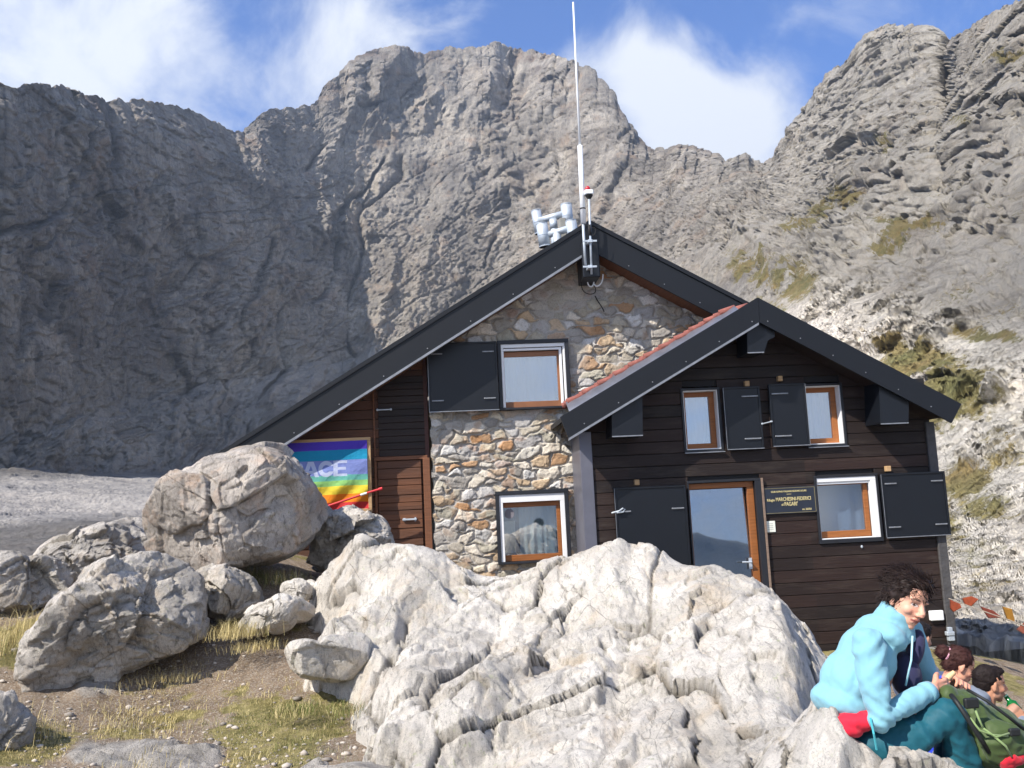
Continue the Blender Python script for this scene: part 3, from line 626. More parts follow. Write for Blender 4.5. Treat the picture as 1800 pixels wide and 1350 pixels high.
boulder('boulder', [(0, 1060), (-60, 1080), (-80, 1020), (0, 1000), (60, 978), (120, 945), (190, 918), (240, 903), (275, 910), (290, 960), (270, 1000), (200, 1010), (100, 1060), (40, 1110)],
        9.6, 1.6, M_GREY, 321, 'long sloping slab of lichen-spotted rock behind the grey boulder on the left', 'rock slab', facets=(.5, .15), amp=.11, n=150, sm=(120, 1005))
boulder('boulder', [(-60, 1110), (-60, 960), (0, 968), (50, 985), (110, 990), (150, 1000), (120, 1040), (60, 1090)],
        9.0, 1.2, M_GREY, 331, 'mossy grey rock cut by the left edge of the photo', 'rock', facets=(.4, .14), amp=.1, n=110)
boulder('boulder', [(340, 1010), (370, 1000), (420, 1003), (455, 1030), (462, 1070), (430, 1090), (390, 1085), (345, 1060)],
        8.4, .9, M_GREY, 341, 'round brown-grey boulder right of the large cracked one below the huge boulder', facets=(.35, .12), amp=.06, n=100)
boulder('boulder', [(502, 1140), (512, 1128), (560, 1128), (600, 1116), (640, 1112), (655, 1125), (660, 1150), (645, 1175), (600, 1196), (560, 1194), (515, 1182), (503, 1165)],
        7.0, .55, M_OUT, 351, 'smooth white oblong block lying on the dirt at the foot of the outcrop', 'rock block', facets=(.5, .2), amp=.03, n=100, sq=.55)
boulder('boulder', [(419, 1100), (430, 1080), (470, 1060), (500, 1045), (525, 1050), (530, 1075), (520, 1095), (470, 1110), (425, 1118)],
        8.1, .5, M_OUT, 361, 'small flat-bottomed pale rock beside the grass at the path end', 'rock', facets=(.3, .1), amp=.04, n=80)
boulder('boulder', [(545, 985), (548, 940), (570, 905), (605, 890), (640, 900), (672, 910), (686, 935), (690, 975), (600, 1010)],
        9.9, 1.0, M_GREY, 371, 'grey jagged rock between the huge boulder and the outcrop, under the flag', 'rock', facets=(.3, .1), amp=.1, n=110)
for i, (px, py, w, h, Y, lab) in enumerate([
        (520, 1040, 32, 22, 8.7, 'fist-sized pale stone just above the flat-bottomed rock'),
        (545, 1032, 18, 12, 8.9, 'small pale stone beside the left foot of the outcrop'),
        (-10, 1290, 75, 75, 6.2, 'dark shaded rock at the lower left corner'),
        (505, 1072, 50, 24, 8.3, 'low pale stone behind the white oblong block'),
        (1295, 1345, 0, 0, 0, None)]):
    if lab is None: continue
    th = [k*math.pi/5 for k in range(10)]
    boulder('stone', [(px+w*math.cos(t)*(1+.15*random.uniform(-1, 1)), py+h*math.sin(t)*(1+.15*random.uniform(-1, 1))) for t in th], Y, w*Y/F*1.6, M_GREY if 'dark' in lab else M_OUT, 400+i*7, lab, 'stone', facets=(.2, .08), amp=.02 if w < 60 else .05, n=50)
# ================================================================ the hut
YA, YS, YT = 11.5, 12.25, 12.32            # annex boards, stone gable, timber lean-to
YBA, YBM = 11.02, 11.82                    # fronts of the two barge boards
M_DARKW = m_wood('dark_stained_boards', lin((50, 34, 29)), lin((30, 23, 21)), .155, 0.02, .65, 1.0, .22)
M_BROWNW = m_wood('weathered_brown_boards', lin((112, 72, 50)), lin((70, 50, 40)), .13, .05, .7, 1.0, .15)
M_REDW = m_wood('reddish_plank', lin((128, 84, 58)), lin((112, 72, 50)), 5, 0, .65)
M_SASH = m_wood('varnished_orange_wood', lin((166, 104, 56)), lin((146, 90, 48)), 3, 0, .4)
M_RAW = m_wood('raw_pale_wood', lin((196, 160, 118)), lin((180, 146, 104)), 3, 0, .7)
M_METAL = simple('dark_blue_sheet_metal', lin((15, 18, 24)), .5, .1, .10, 3, .002, 5)
M_SHUT = simple('dark_shutter_sheet', lin((15, 19, 26)), .45, .1, .08, 4, .002, 5)
M_EDGE = simple('worn_metal_edge', lin((150, 152, 156)), .45, .6, .2, 12)
M_FLASH = simple('weathered_grey_flashing', lin((128, 130, 138)), .4, .6, .15, 6, .003, 20)
M_WHITE = simple('white_paint', lin((232, 232, 232)), .5, 0, .04, 6)
M_GALV = simple('galvanised_steel', lin((188, 196, 204)), .5, .35, .12, 12, .002, 30)
M_BLACKF = simple('black_frame_paint', lin((34, 36, 42)), .5, .1, .15, 8)
M_TILE = simple('red_roof_tile', lin((140, 84, 74)), .85, 0, .25, 14, .01, 40)
M_INT = simple('dark_interior', lin((38, 36, 36)), .9)
M_CURT = simple('pale_curtain_cloth', lin((168, 184, 212)), .9, 0, .05, 6)
M_TEALC = simple('pale_green_curtain_cloth', lin((190, 206, 208)), .9, 0, .05, 6)
M_CONC = simple('grey_concrete', lin((142, 140, 132)), .9, 0, .2, 6, .01, 50)
def m_glass(name, refl, tint=(1, 1, 1, 1)):
    M = Mat(name); g = M.n('ShaderNodeBsdfGlossy'); g.inputs['Roughness'].default_value = .015; g.inputs[0].default_value = tint
    t = M.n('ShaderNodeBsdfTransparent'); t.inputs[0].default_value = (.86, .9, .92, 1)
    x = M.n('ShaderNodeMixShader'); x.inputs[0].default_value = refl; M.l(t.outputs[0], x.inputs[1]); M.l(g.outputs[0], x.inputs[2]); M.l(x.outputs[0], M.out.inputs[0]); return M.m
M_GLASS = m_glass('window_glass', .34); M_DOORGL = m_glass('door_glass', .66, (.44, .48, .53, 1))

hut = empty('mountain_hut', (2.5, YA, 0), 'alpine stone and dark timber hut with two black-edged gables behind the outcrop', 'mountain hut')

def line_z(p, q):                                    # z as a function of x along p-q
    return lambda x: p[2]+(q[2]-p[2])*(x-p[0])/(q[0]-p[0])
# main gable barge board corners on its plane
mA = U(1036, 391, YBM); mAb = U(1037, 441, YBM)
mL = U(335, 832, YBM); mLb = U(352, 868, YBM); mR = U(1330, 552, YBM); mRb = U(1320, 590, YBM)
mL2 = U(900, 472, YBM); mL2b = U(900, 523, YBM)
dl = (mL-mA); mtop_l = line_z(mA, mL)
thM = .36
lo_l = line_z(mAb, mAb+(mL-mA)); top_r = line_z(mA, U(1245, 499, YBM)); lo_r = line_z(mAb, mAb+(U(1245, 499, YBM)-mA))
xl, xr, xm = mL[0], mR[0]+.6, mA[0]
# annex barge
aA = U(1332, 523, YBA); aAb = U(1336.5, 567, YBA); aL = U(984.5, 733, YBA); aR = U(1690, 710, YBA)
atop_l, atop_r = line_z(aA, aL), line_z(aA, aR)
dA = aA[2]-aAb[2]
alo_l = lambda x: atop_l(x)-dA; alo_r = lambda x: atop_r(x)-dA
aLb = U(1000, 773, YBA); aRb = U(1674, 752, YBA)

def slab(mb, p, q, th, y0, y1, cut=0):                # sloping roof slab between p and q (x,z), vertical thickness th
    mb.prism([(p[0], p[1]), (q[0], q[1]), (q[0], q[1]-th), (p[0], p[1]-th)], y0, y1)
# --- main roof
f = MB(); f.prism([(xl, mtop_l(xl)), (xm, mA[2]), (xm, mAb[2]), (mLb[0]+.05, lo_l(mLb[0]+.05))], YBM, YBM+.035)
f.prism([(xm+.002, mA[2]), (xr, top_r(xr)), (xr, lo_r(xr)), (xm+.002, mAb[2])], YBM-.004, YBM+.031)
# roof skins behind
s = MB(); tz = .05
s.prism([(xl-.02, mtop_l(xl)+.03), (xm, mA[2]+.03), (xm, mA[2]-.03), (xl-.02, mtop_l(xl)-.03)], YBM-.02, YBM+7)
s.prism([(xm+.002, mA[2]+.03), (xr, top_r(xr)+.03), (xr, top_r(xr)-.03), (xm+.002, mA[2]-.03)], YBM-.024, YBM+7)
roof = s.build('roof', M_METAL, hut)
f.build('barge_board', M_METAL, roof)
w = MB()   # wooden soffit
for (x0, x1, fn) in ((mLb[0]+.12, xm-.05, lo_l), (xm+.05, xr, lo_r)):
    w.prism([(x0, fn(x0)+.10), (x1, fn(x1)+.10), (x1, fn(x1)+.03), (x0, fn(x0)+.03)], YBM+.04, YS+.02)
w.build('soffit', M_REDW, roof)
e = MB(); x0 = mLb[0]+.3; e.prism([(x0, lo_l(x0)+.012), (xm-.1, lo_l(xm-.1)+.012), (xm-.1, lo_l(xm-.1)-.022), (x0, lo_l(x0)-.022)], YBM-.02, YBM+.05); e.build('drip_edge', M_EDGE, roof)
def screws(pts, par):
    for i, (x, y, z) in enumerate(pts):
        if i == 0: first = MB().ellip((x, y, z), (.008, .006, .008), seg=8, rings=6).build('screw', M_EDGE, par); p0 = (x, y, z)
        else:
            c_ = first.copy(); COL.objects.link(c_); c_.location = (x-p0[0], y-p0[1], z-p0[2])
screws([(x, YBM-.004, lo_l(x)+.07) for x in np.linspace(mLb[0]+.6, xm-.5, 8)]+[(x, YBM-.008, lo_r(x)+.07) for x in np.linspace(xm+.5, xr-.9, 4)], roof)
# --- annex roof
s = MB(); xl2, xr2 = aL[0], aR[0]
s.prism([(xl2+.02, atop_l(xl2)+.0), (aA[0], aA[2]+.005), (aA[0], aA[2]-.06), (xl2+.02, atop_l(xl2)-.06)], YBA+.04, YS+.1)
s.prism([(aA[0]+.002, aA[2]+.005), (xr2-.02, atop_r(xr2)), (xr2-.02, atop_r(xr2)-.06), (aA[0]+.002, aA[2]-.06)], YBA+.04, YS+5.5)
roof2 = s.build('roof', M_METAL, hut)
f = MB(); f.prism([(aL[0], aL[2]), (aA[0], aA[2]), (aA[0], aAb[2]), (aLb[0], alo_l(aLb[0]))], YBA, YBA+.035)
f.prism([(aA[0]+.002, aA[2]), (aR[0], aR[2]), (aRb[0], alo_r(aRb[0])), (aA[0]+.002, aAb[2])], YBA-.004, YBA+.031)
f.build('barge_board', M_METAL, roof2)
e = MB(); e.prism([(aLb[0], alo_l(aLb[0])+.01), (aA[0]-.02, alo_l(aA[0]-.02)+.01), (aA[0]-.02, alo_l(aA[0]-.02)-.02), (aLb[0], alo_l(aLb[0])-.02)], YBA-.015, YBA+.045); e.build('drip_edge', M_EDGE, roof2)
fl = MB()  # grey flashing strip with a row of tile ends behind it
fx0, fx1 = aL[0]+.12, U(1300, 548, YBA)[0]
n = 40; tv = []; 
for i in range(n+1):
    x = fx0+(fx1-fx0)*i/n; h = .17*(1-.45*i/n)+.012*math.sin(i*1.3)
    tv.append((x, YBA+.02, atop_l(x)-.005)); tv.append((x-.02, YBA+.16, atop_l(x)+h*.75)); tv.append((x-.02, YBA+.2, atop_l(x)+h*.72))
fl.add(tv, [(3*i, 3*i+3, 3*i+4, 3*i+1) for i in range(n)]+[(3*i+1, 3*i+4, 3*i+5, 3*i+2) for i in range(n)])
fl.build('flashing', M_FLASH, roof2, smooth=True)
tl = MB()
nt = 11
for i in range(nt):
    t0, t1 = i/nt, (i+1.12)/nt; x0, x1 = fx0+(fx1-fx0)*t0, fx0+(fx1-fx0)*min(t1, 1.0)
    h0, h1 = .12*(1-.35*t0), .12*(1-.35*t1)
    z0, z1 = atop_l(x0)+h0+.012, atop_l(x1)+h1-.022
    for k in range(3):
        y = YBA+.17+k*.24
        MB().tube([(x0, y, z0), (x1, y, z1)], [.044, .034], 10).build('roof_tile', M_TILE, roof2, smooth=True)
# ridge tiles peeping over at the junction
rt_ = MB(); p = U(1300, 543, YBA+.5); rt_.tube([(p[0]-.12, p[1], p[2]-.06), (p[0]+.12, p[1], p[2]+.02)], [.075, .06], 12); rt_.build('ridge_tile', M_TILE, roof2, smooth=True)
screws([(x, YBA-.004, alo_l(x)+.07) for x in np.linspace(aLb[0]+.2, aA[0]-.1, 6)]+[(x, YBA-.008, alo_r(x)+.07) for x in np.linspace(aA[0]+.1, aRb[0]-.25, 6)], roof2)
w = MB()
w.prism([(aLb[0]+.06, alo_l(aLb[0]+.06)+.12), (aA[0], alo_l(aA[0])+.12), (aA[0], alo_l(aA[0])+.06), (aLb[0]+.06, alo_l(aLb[0]+.06)+.06)], YBA+.05, YS)
w.prism([(aA[0]+.002, alo_r(aA[0])+.12), (aRb[0]-.04, alo_r(aRb[0]-.04)+.12), (aRb[0]-.04, alo_r(aRb[0]-.04)+.06), (aA[0]+.002, alo_r(aA[0])+.06)], YBA+.05, YS+5)
w.build('soffit', M_DARKW, roof2)
# metal sheathed purlin ends
def poly_at(pts, Y): return [(U(a, c, Y)[0], U(a, c, Y)[2]) for a, c in pts]
for pts in ([(1075, 715), (1129, 690), (1130, 766), (1076, 768)], [(1313, 572), (1338, 562), (1362, 578), (1362, 592), (1350, 598), (1343, 620), (1314, 620)], [(1545, 670), (1598, 700), (1597, 744), (1547.7, 744)]):
    q = MB(); pp = poly_at(pts, YBA+.06); q.prism(pp, YBA+.06, YBA+.075)
    q.prism([(a*1.0, c) for a, c in pp], YBA+.0765, YA-.002)
    o = q.build('purlin_end_cover', M_SHUT, roof2)
    zb = min(c for a, c in pp); xs_ = [a for a, c in pp if c < zb+.03]
    MB().box(min(xs_), max(xs_), YBA+.052, YBA+.059, zb-.002, zb+.012).build('edge_strip', M_EDGE, o)

# --- openings: (name, px quad TL TR BR BL, plane)
def rect(q, Y):
    P = [U(a, c, Y) for a, c in q]
    return ((P[0][0]+P[3][0])/2, (P[1][0]+P[2][0])/2, (P[2][2]+P[3][2])/2, (P[0][2]+P[1][2])/2)   # x0,x1,z0,z1
W1 = rect([(874.5, 600.7), (998.7, 595), (1003.5, 717), (877.6, 721.7)], YS-.03)
W2 = rect([(869.7, 863.4), (997.8, 859.6), (1004.5, 986), (876, 993)], YS-.03)
A1 = rect([(1199, 687), (1260, 685), (1268, 788), (1207, 792)], YA)
A2 = rect([(1414, 679), (1474, 677), (1486, 779), (1423, 782)], YA)
A3 = rect([(1433, 841), (1537, 836), (1548, 944), (1444, 949)], YA)
DR = rect([(1207, 849), (1334, 843), (1351, 1020), (1224, 1026)], YA); DR = (DR[0], DR[1], .0, DR[3])

def boards(mb, x_of_z, z0, z1, y, openings, h=.155, th=.026, zoff=0.02, gap=.007):
    z = zoff+h*math.floor((z0-zoff)/h)
    while z < z1:
        a, b_ = max(z, z0), min(z+h-gap, z1)
        if b_-a > .01:
            xa, xb = x_of_z(b_)
            cuts = sorted([(o[0], o[1]) for o in openings if o[2] < b_-.004 and o[3] > a+.004])
            segs = []; cur = xa
            for c0, c1 in cuts:
                if c0 > cur: segs.append((cur, min(c0, xb)))
                cur = max(cur, c1)
            if cur < xb: segs.append((cur, xb))
            for s0, s1 in segs:
                if s1-s0 > .01: mb.box(s0, s1, y-random.uniform(0, .003), y+th, a, b_, .004)
        z += h
# --- annex timber wall
axl = U(1037, 870, YA)[0]; axr = U(1655, 940, YA)[0]
def annex_x(z): 
    a, b_ = axl, axr
    if z > atop_l(axl)-.1: a = max(axl, aA[0]+(z+.08-aA[2])/((aL[2]-aA[2])/(aL[0]-aA[0])))
    if z > atop_r(axr)-.1: b_ = min(axr, aA[0]+(z+.08-aA[2])/((aR[2]-aA[2])/(aR[0]-aA[0])))
    return a, b_
zb = U(1660, 1134, YA)[2]
w = MB(); boards(w, annex_x, zb, aA[2]-.1, YA, [A1, A2, A3, DR])
wall2 = w.build('timber_wall', M_DARKW, hut)
# lining behind the boards, room shell
w = MB()
for o4 in [(axl+.02, DR[0])]: w.box(axl+.02, DR[0]-.02, YA+.03, YA+.06, zb, A1[2]-.05)
w.box(DR[1]+.02, A3[0]-.02, YA+.03, YA+.06, zb, A1[2]-.05); w.box(A3[1]+.02, axr, YA+.03, YA+.06, zb, A1[2]-.05); w.box(A3[0]-.02, A3[1]+.02, YA+.03, YA+.06, zb, A3[2]-.02)
w.box(A3[0]-.02, A3[1]+.02, YA+.03, YA+.06, A3[3]+.02, A1[2]-.05); w.box(DR[0]-.02, DR[1]+.02, YA+.03, YA+.06, DR[3]+.02, A1[2]-.05)
w.box(axl+.02, A1[0]-.02, YA+.03, YA+.06, A1[2]-.05, A1[3]+.05); w.box(A1[1]+.02, A2[0]-.02, YA+.03, YA+.06, A1[2]-.05, A1[3]+.05); w.box(A2[1]+.02, axr, YA+.03, YA+.06, A1[2]-.05, A1[3]+.05)
w.box(A1[0]-.02, A1[1]+.02, YA+.03, YA+.06, A1[2]-.05, A1[2]-.02); w.box(A2[0]-.02, A2[1]+.02, YA+.03, YA+.06, A1[2]-.05, A2[2]-.02)
zt = A1[3]+.05; ta, tb = annex_x(zt+.1)
w.prism([(ta+.05, zt), (tb-.05, zt), (aA[0], aA[2]-.25)], YA+.03, YA+.06)
w.box(axl+.02, axr, YA+2.4, YA+2.43, zb, zt); w.box(axl+.02, axr, YA+.06, YA+2.4, .6*zb+.4*zb-.03, zb); w.box(axl+.02, axr, YA+.3, YA+2.4, zt-.03, zt)
w.build('inner_lining', M_INT, wall2)
# sides, corner posts, footing
MB().box(axr-.02, axr+.0, YA+.06, YS+5, zb, alo_r(axr)+.1).build('side_wall', M_DARKW, hut); MB().box(axl+.0, axl+.02, YA+.06, YS+.02, zb, alo_l(axl)+.1).build('side_wall', M_DARKW, hut)
pq = U(1668, 1040, YA-.02)
w = MB(); w.box(axr-.075, axr+.045, YA-.035, YA+.12, zb, alo_r(axr)+.04, .008); w.build('corner_post', simple('grey_weathered_post', lin((74, 72, 72)), .7, 0, .25, 10, .01, 30), hut)
w = MB(); w.box(axl-.1, axl+.055, YA-.03, YA+.02, zb, alo_l(axl)-.05, .006); w.box(axl-.1, axl-.06, YA+.02, YS, zb, alo_l(axl-.1)+.03); w.build('corner_flashing', simple('slate_grey_sheet', lin((112, 112, 122)), .45, .4, .1, 5), hut)
w = MB(); w.box(axl-.08, axr+.03, YA+.01, YS+5, -1.0, zb-.004, .01); w.build('footing', M_CONC, hut)
# --- rooms behind the stone gable
w = MB(); x0, x1 = U(752, 800, YS)[0], U(1290, 560, YS)[0]
w.box(x0+.1, x1-.1, YS+1.6, YS+1.63, 0, mA[2]-.9); w.box(x0+.1, x1-.1, YS+.4, YS+1.6, W2[2]-.5, W2[2]-.47); w.box(x0+.1, x1-.1, YS+.4, YS+1.6, W1[2]-.5, W1[2]-.47); w.build('inner_room', M_INT, hut)
w = MB(); w.prism([(xl+.7, 0.0), (x0, 0.0), (x0, mtop_l(x0)-.1), (xl+.7, mtop_l(xl+.7)-.1)], YT+6.5, YT+6.6)
w.prism([(x0, 0.0), (xr, 0.0), (xr, top_r(xr)-.1), (xm, mA[2]-.1), (x0, mtop_l(x0)-.1)], YT+6.5, YT+6.61); w.build('rear_wall', M_CONC, hut)

# --- stone gable: every stone raised from the mortar
def stone_wall():
    st = .0105
    x0, x1 = U(759, 850, YS)[0], U(1330, 575, YS)[0]; z0, z1 = -.2, mA[2]
    xs = np.arange(x0, x1, st); zs = np.arange(z0, z1, st); X, Z = np.meshgrid(xs, zs)
    P = np.stack([X, Z, 0*X], -1); wp = .10*fbm(P*2.2, 3, 501)[..., None]*np.array([1, .8, 0])+np.stack([.03*fbm(P*9, 2, 502), .03*fbm(P*9, 2, 503), 0*X], -1)
    Q = (P+wp)/np.array([.235, .135, 1]); Q[..., 0] += .5*np.floor(Q[..., 1])
    F1, F2, R, V = voro(Q, 511, 2, .8); e = F2-F1
    R2 = R[..., ::-1]
    m = sstep(.07, .20, e+.05*fbm(P*14, 2, 504))               # 1 on stone, 0 in mortar
    face = .5+.5*((R-.5)*V).sum(-1)*1.2
    rough = .5*fbm(P*9, 5, 521)+.5*facet(P*11, 522, 1.2, .3, .1, 2)
    bulge = np.clip(1-F1*1.0, 0, 1)
    dep = m*(.010+.024*R[..., 2]+.040*((R-.5)*V).sum(-1)+.014*bulge+.020*rough)+.006*fbm(P*25, 3, 523)
    Yv = YS+.03-dep
    # plastered patch high on the gable: mortar flush with the stones
    pl = sstep(-.05, .2, fbm(P*1.3, 3, 524)+.6*sstep(U(1000, 560, YS)[2], U(1000, 480, YS)[2], Z)-.35)
    Yv = Yv*(1-pl*.6)+(YS+.008)*pl*.6
    C = np.zeros(X.shape+(3,)); pal = np.array([lin(c)[:3] for c in [(200, 194, 182), (214, 211, 206), (190, 180, 162), (198, 174, 144), (168, 162, 154), (214, 204, 188), (186, 150, 116), (194, 190, 186), (206, 194, 172), (176, 170, 154)]])
    C = pal[(R[..., 0]*9.99).astype(int)]
    C = C*(.8+.4*R2[..., 0][..., None])*(1+.22*fbm(P*7, 4, 531))[..., None]
    rust = sstep(.12, .45, fbm(P*5, 4, 532))*.38; C = C*(1-rust[..., None])+rust[..., None]*np.array(lin((176, 122, 74))[:3])
    mort = np.array(lin((184, 178, 170))[:3])*(1+.15*fbm(P*6, 4, 533))[..., None]
    mm = (m*(1-.35*pl))[..., None]; C = C*mm+mort*(1-mm)
    Vv = np.stack([X, Yv, Z], -1)
    Qd = grid_quads(len(zs), len(xs)); cx = X.reshape(-1)[Qd].mean(1); cz = Z.reshape(-1)[Qd].mean(1)
    keep = np.ones(len(Qd), bool)
    keep &= cz < np.where(cx < xm, mA[2]+(cx-xm)*(mL[2]-mA[2])/(mL[0]-mA[0]), top_r(cx))-.05
    for o4 in (W1, W2): keep &= ~((cx > o4[0]+.02) & (cx < o4[1]-.02) & (cz > o4[2]+.02) & (cz < o4[3]-.02))
    keep &= (cx > x0+.012*np.sin(cz*23)+.01) 
    Qd = Qd[keep]; used = np.unique(Qd); rm = np.full(X.size, -1); rm[used] = np.arange(len(used))
    me = np_mesh('stone_wall', Vv.reshape(-1, 3)[used], rm[Qd][:, ::-1] if False else rm[Qd]); attr_c(me, 'stone', np.clip(C.reshape(-1, 3)[used], 0, 1))
    M = Mat('rubble_stone'); p = M.pos(); c = M.attr('stone', 'Color')
    c = M.mix(M.ramp(M.noise(p, 60, 5, .75), [(.35, .45), (.5, 0.)]), c, lin((96, 84, 72)))
    M.col(c).s('Roughness', .93).s('Specular IOR Level', .2); n = M.bump(M.noise(p, 28, 8, .75), .022, 1.0); M.nrm(n)
    o = link('stone_wall', me, M.m, hut, smooth=True)
    b = MB(); b.box(x0+.02, x0+.04, YS+.02, YS+.35, z0, mtop_l(x0)-.3); b.build('wall_return', M_CONC, o)
    return o
swall = stone_wall()
# --- timber lean-to left of the gable
lx0, lx1 = mLb[0]+.3, U(757, 850, YT)[0]
sl_l = (mL[2]-mA[2])/(mL[0]-mA[0])
def lean_x(z):
    xa = xm+(z+.25-mA[2])/sl_l if z+.25 < mA[2] else xm
    return max(lx0, xa), lx1
w = MB(); boards(w, lean_x, .3, mtop_l(lx1)-.25, YT, [], .13, .026, .05)
lw = w.build('timber_wall', M_BROWNW, hut)
MB().box(lx0, lx1, YT+.03, YT+.05, .3, lo_l(lx0)+.1).build('inner_lining', M_INT, lw)
w = MB(); a = U(655, 700, YT); c = U(662, 800, YT); w.box(a[0], c[0]-.01, YT-.03, YT-.004, U(657, 803, YT)[2], lo_l(a[0])+.06, .004)
d0 = U(660, 808, YT); d1 = U(745, 800, YT); w.box(a[0], d1[0]+.05, YT-.05, YT-.004, d0[2]-.02, d0[2]+.03, .004)
w.box(a[0], a[0]+.035, YT-.03, YT-.004, .5, d0[2]-.022, .004); w.build('trim_board', M_REDW, lw)
M_DOORW = m_wood('stained_door_planks', lin((50, 36, 30)), lin((34, 26, 24)), .09, 0, .6)
w = MB(); hx0, hx1 = U(664, 700, YT-.02)[0], U(745, 700, YT-.02)[0]
z = d0[2]+.035
while z < lo_l(hx0)+.15:
    zz = z+.085; xa = max(hx0, xm+(zz+.22-mA[2])/sl_l); 
    if xa < hx1: w.box(xa, hx1, YT-.028, YT-.004, z, zz, .003)
    z += .09
hatch = w.build('hatch', M_DOORW, lw)
p = U(675, 720, YT-.05); h_ = MB(); h_.box(p[0]-.09, p[0]+.09, YT-.045, YT-.03, p[2]-.008, p[2]+.008, .003); h_.ellip((p[0]-.09, YT-.042, p[2]), (.018, .012, .018), seg=8, rings=6); h_.ellip((p[0]+.09, YT-.042, p[2]), (.018, .012, .018), seg=8, rings=6); h_.build('bolt', M_GALV, lw)
w = MB(); dx0, dx1 = U(666, 900, YT-.03)[0], U(742, 880, YT-.03)[0]; z = .45; hs = [.1, .125, .09, .14, .11, .13, .1]
i = 0
while z < d0[2]-.03:
    zz = min(z+hs[i % 7], d0[2]-.025); w.box(dx0, dx1, YT-.034-.008*(i % 2), YT-.004, z, zz-.006, .004); z = zz; i += 1
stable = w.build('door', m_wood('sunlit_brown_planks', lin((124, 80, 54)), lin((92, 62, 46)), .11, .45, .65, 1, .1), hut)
p = U(722, 913, YT-.08); h_ = MB(); h_.box(p[0]-.11, p[0]+.08, YT-.075, YT-.055, p[2]-.012, p[2]+.012, .004); h_.box(p[0]-.1, p[0]-.07, YT-.06, YT-.03, p[2]-.02, p[2]+.02); h_.box(p[0]+.05, p[0]+.07, YT-.06, YT-.03, p[2]-.025, p[2]+.025); h_.build('latch', M_GALV, stable)
w = MB(); a = U(743, 805, YT-.08); c = U(758, 805, YT-.08); w.box(a[0], c[0]-.02, YT-.085, YT-.05, .35, a[2], .006); w.build('upright_plank', M_REDW, hut)
w = MB(); w.box(U(744, 700, YT)[0], lx1, YT-.028, YT-.004, .3, lo_l(lx1)+.1, .004); w.build('edge_board', m_wood('dark_red_board', lin((84, 50, 42)), lin((70, 44, 38)), 4, 0, .6), hut)

# --- windows
def frame(mb, x0, x1, z0, z1, w_, y0, y1, bev=.003, bottom=True):
    ws = w_ if isinstance(w_, tuple) else (w_,)*4        # left right bottom top
    mb.box(x0, x1, y0, y1, z1-ws[3], z1, bev)
    if ws[2] > 0: mb.box(x0, x1, y0, y1, z0, z0+ws[2], bev)
    mb.box(x0, x0+ws[0], y0, y1, z0+ws[2]+.0005, z1-ws[3]-.0005, bev); mb.box(x1-ws[1], x1, y0, y1, z0+ws[2]+.0005, z1-ws[3]-.0005, bev)
def curtain(x0, x1, z0, z1, y, mat, par, folds=7, amp=.02, seed=0, drop=0):
    nx, nz = 70, 12; xs = np.linspace(x0, x1, nx); zs = np.linspace(z0, z1, nz); X, Z = np.meshgrid(xs, zs)
    t = (X-x0)/(x1-x0); P = np.stack([t*folds, Z*.6, 0*t+seed], -1)
    Yc = y+amp*(np.sin(t*folds*6.28+2*vn(P, seed))*(.6+.5*vn(P*.7, seed+1)))+.3*amp*vn(P*3, seed+2)
    me = np_mesh('curtain', np.stack([X, Yc, Z], -1).reshape(-1, 3), grid_quads(nz, nx)); return link('curtain', me, mat, par, smooth=True)
def strap(mb, x0, x1, z, y):
    mb.box(x0, x1, y-.008, y, z-.009, z+.009, .002)
    for x in (x0+.012, (x0+x1)/2, x1-.012): mb.ellip((x, y-.009, z), (.008, .006, .008), seg=8, rings=5)
def shutter(q, Y, hinge_side, tilt=0, hookside=None, label=None, open_edge=.0):
    x0, x1, z0, z1 = rect(q, Y); b_ = MB()
    b_.box(x0+.02, x1-.02, Y-.0, Y+.014, z0+.02, z1-.02)
    frame(b_, x0, x1, z0, z1, .026, Y-.012, Y+.03, .003)
    # light cross creases pressed in the sheet
    o = b_.build('shutter', M_SHUT, hut)
    if label: o['label'] = label
    L = x1-x0
    def hg(a, b, z): s_ = MB(); strap(s_, a, b, z, Y-.0125); s_.build('hinge', M_EDGE, o)
    for zz in (z0+.16*(z1-z0), z1-.16*(z1-z0)):
        if L > .6:
            hg(x0+.04, x0+.20, zz); hg(x1-.20, x1-.04, zz+.01)
        elif hinge_side == 'R': hg(x1-.25, x1-.03, zz)
        else: hg(x0+.03, x0+.25, zz)
    e_ = MB(); e_.box(x0, x1, Y-.016, Y-.0125, z0-.004, z0+.006); e_.box((x0 if hinge_side != 'L' else x1-.005), (x0+.005 if hinge_side != 'L' else x1), Y-.016, Y-.0125, z0+.01, z1-.01)
    e_.build('worn_edge', M_EDGE, o)
    return o, (x0, x1, z0, z1)

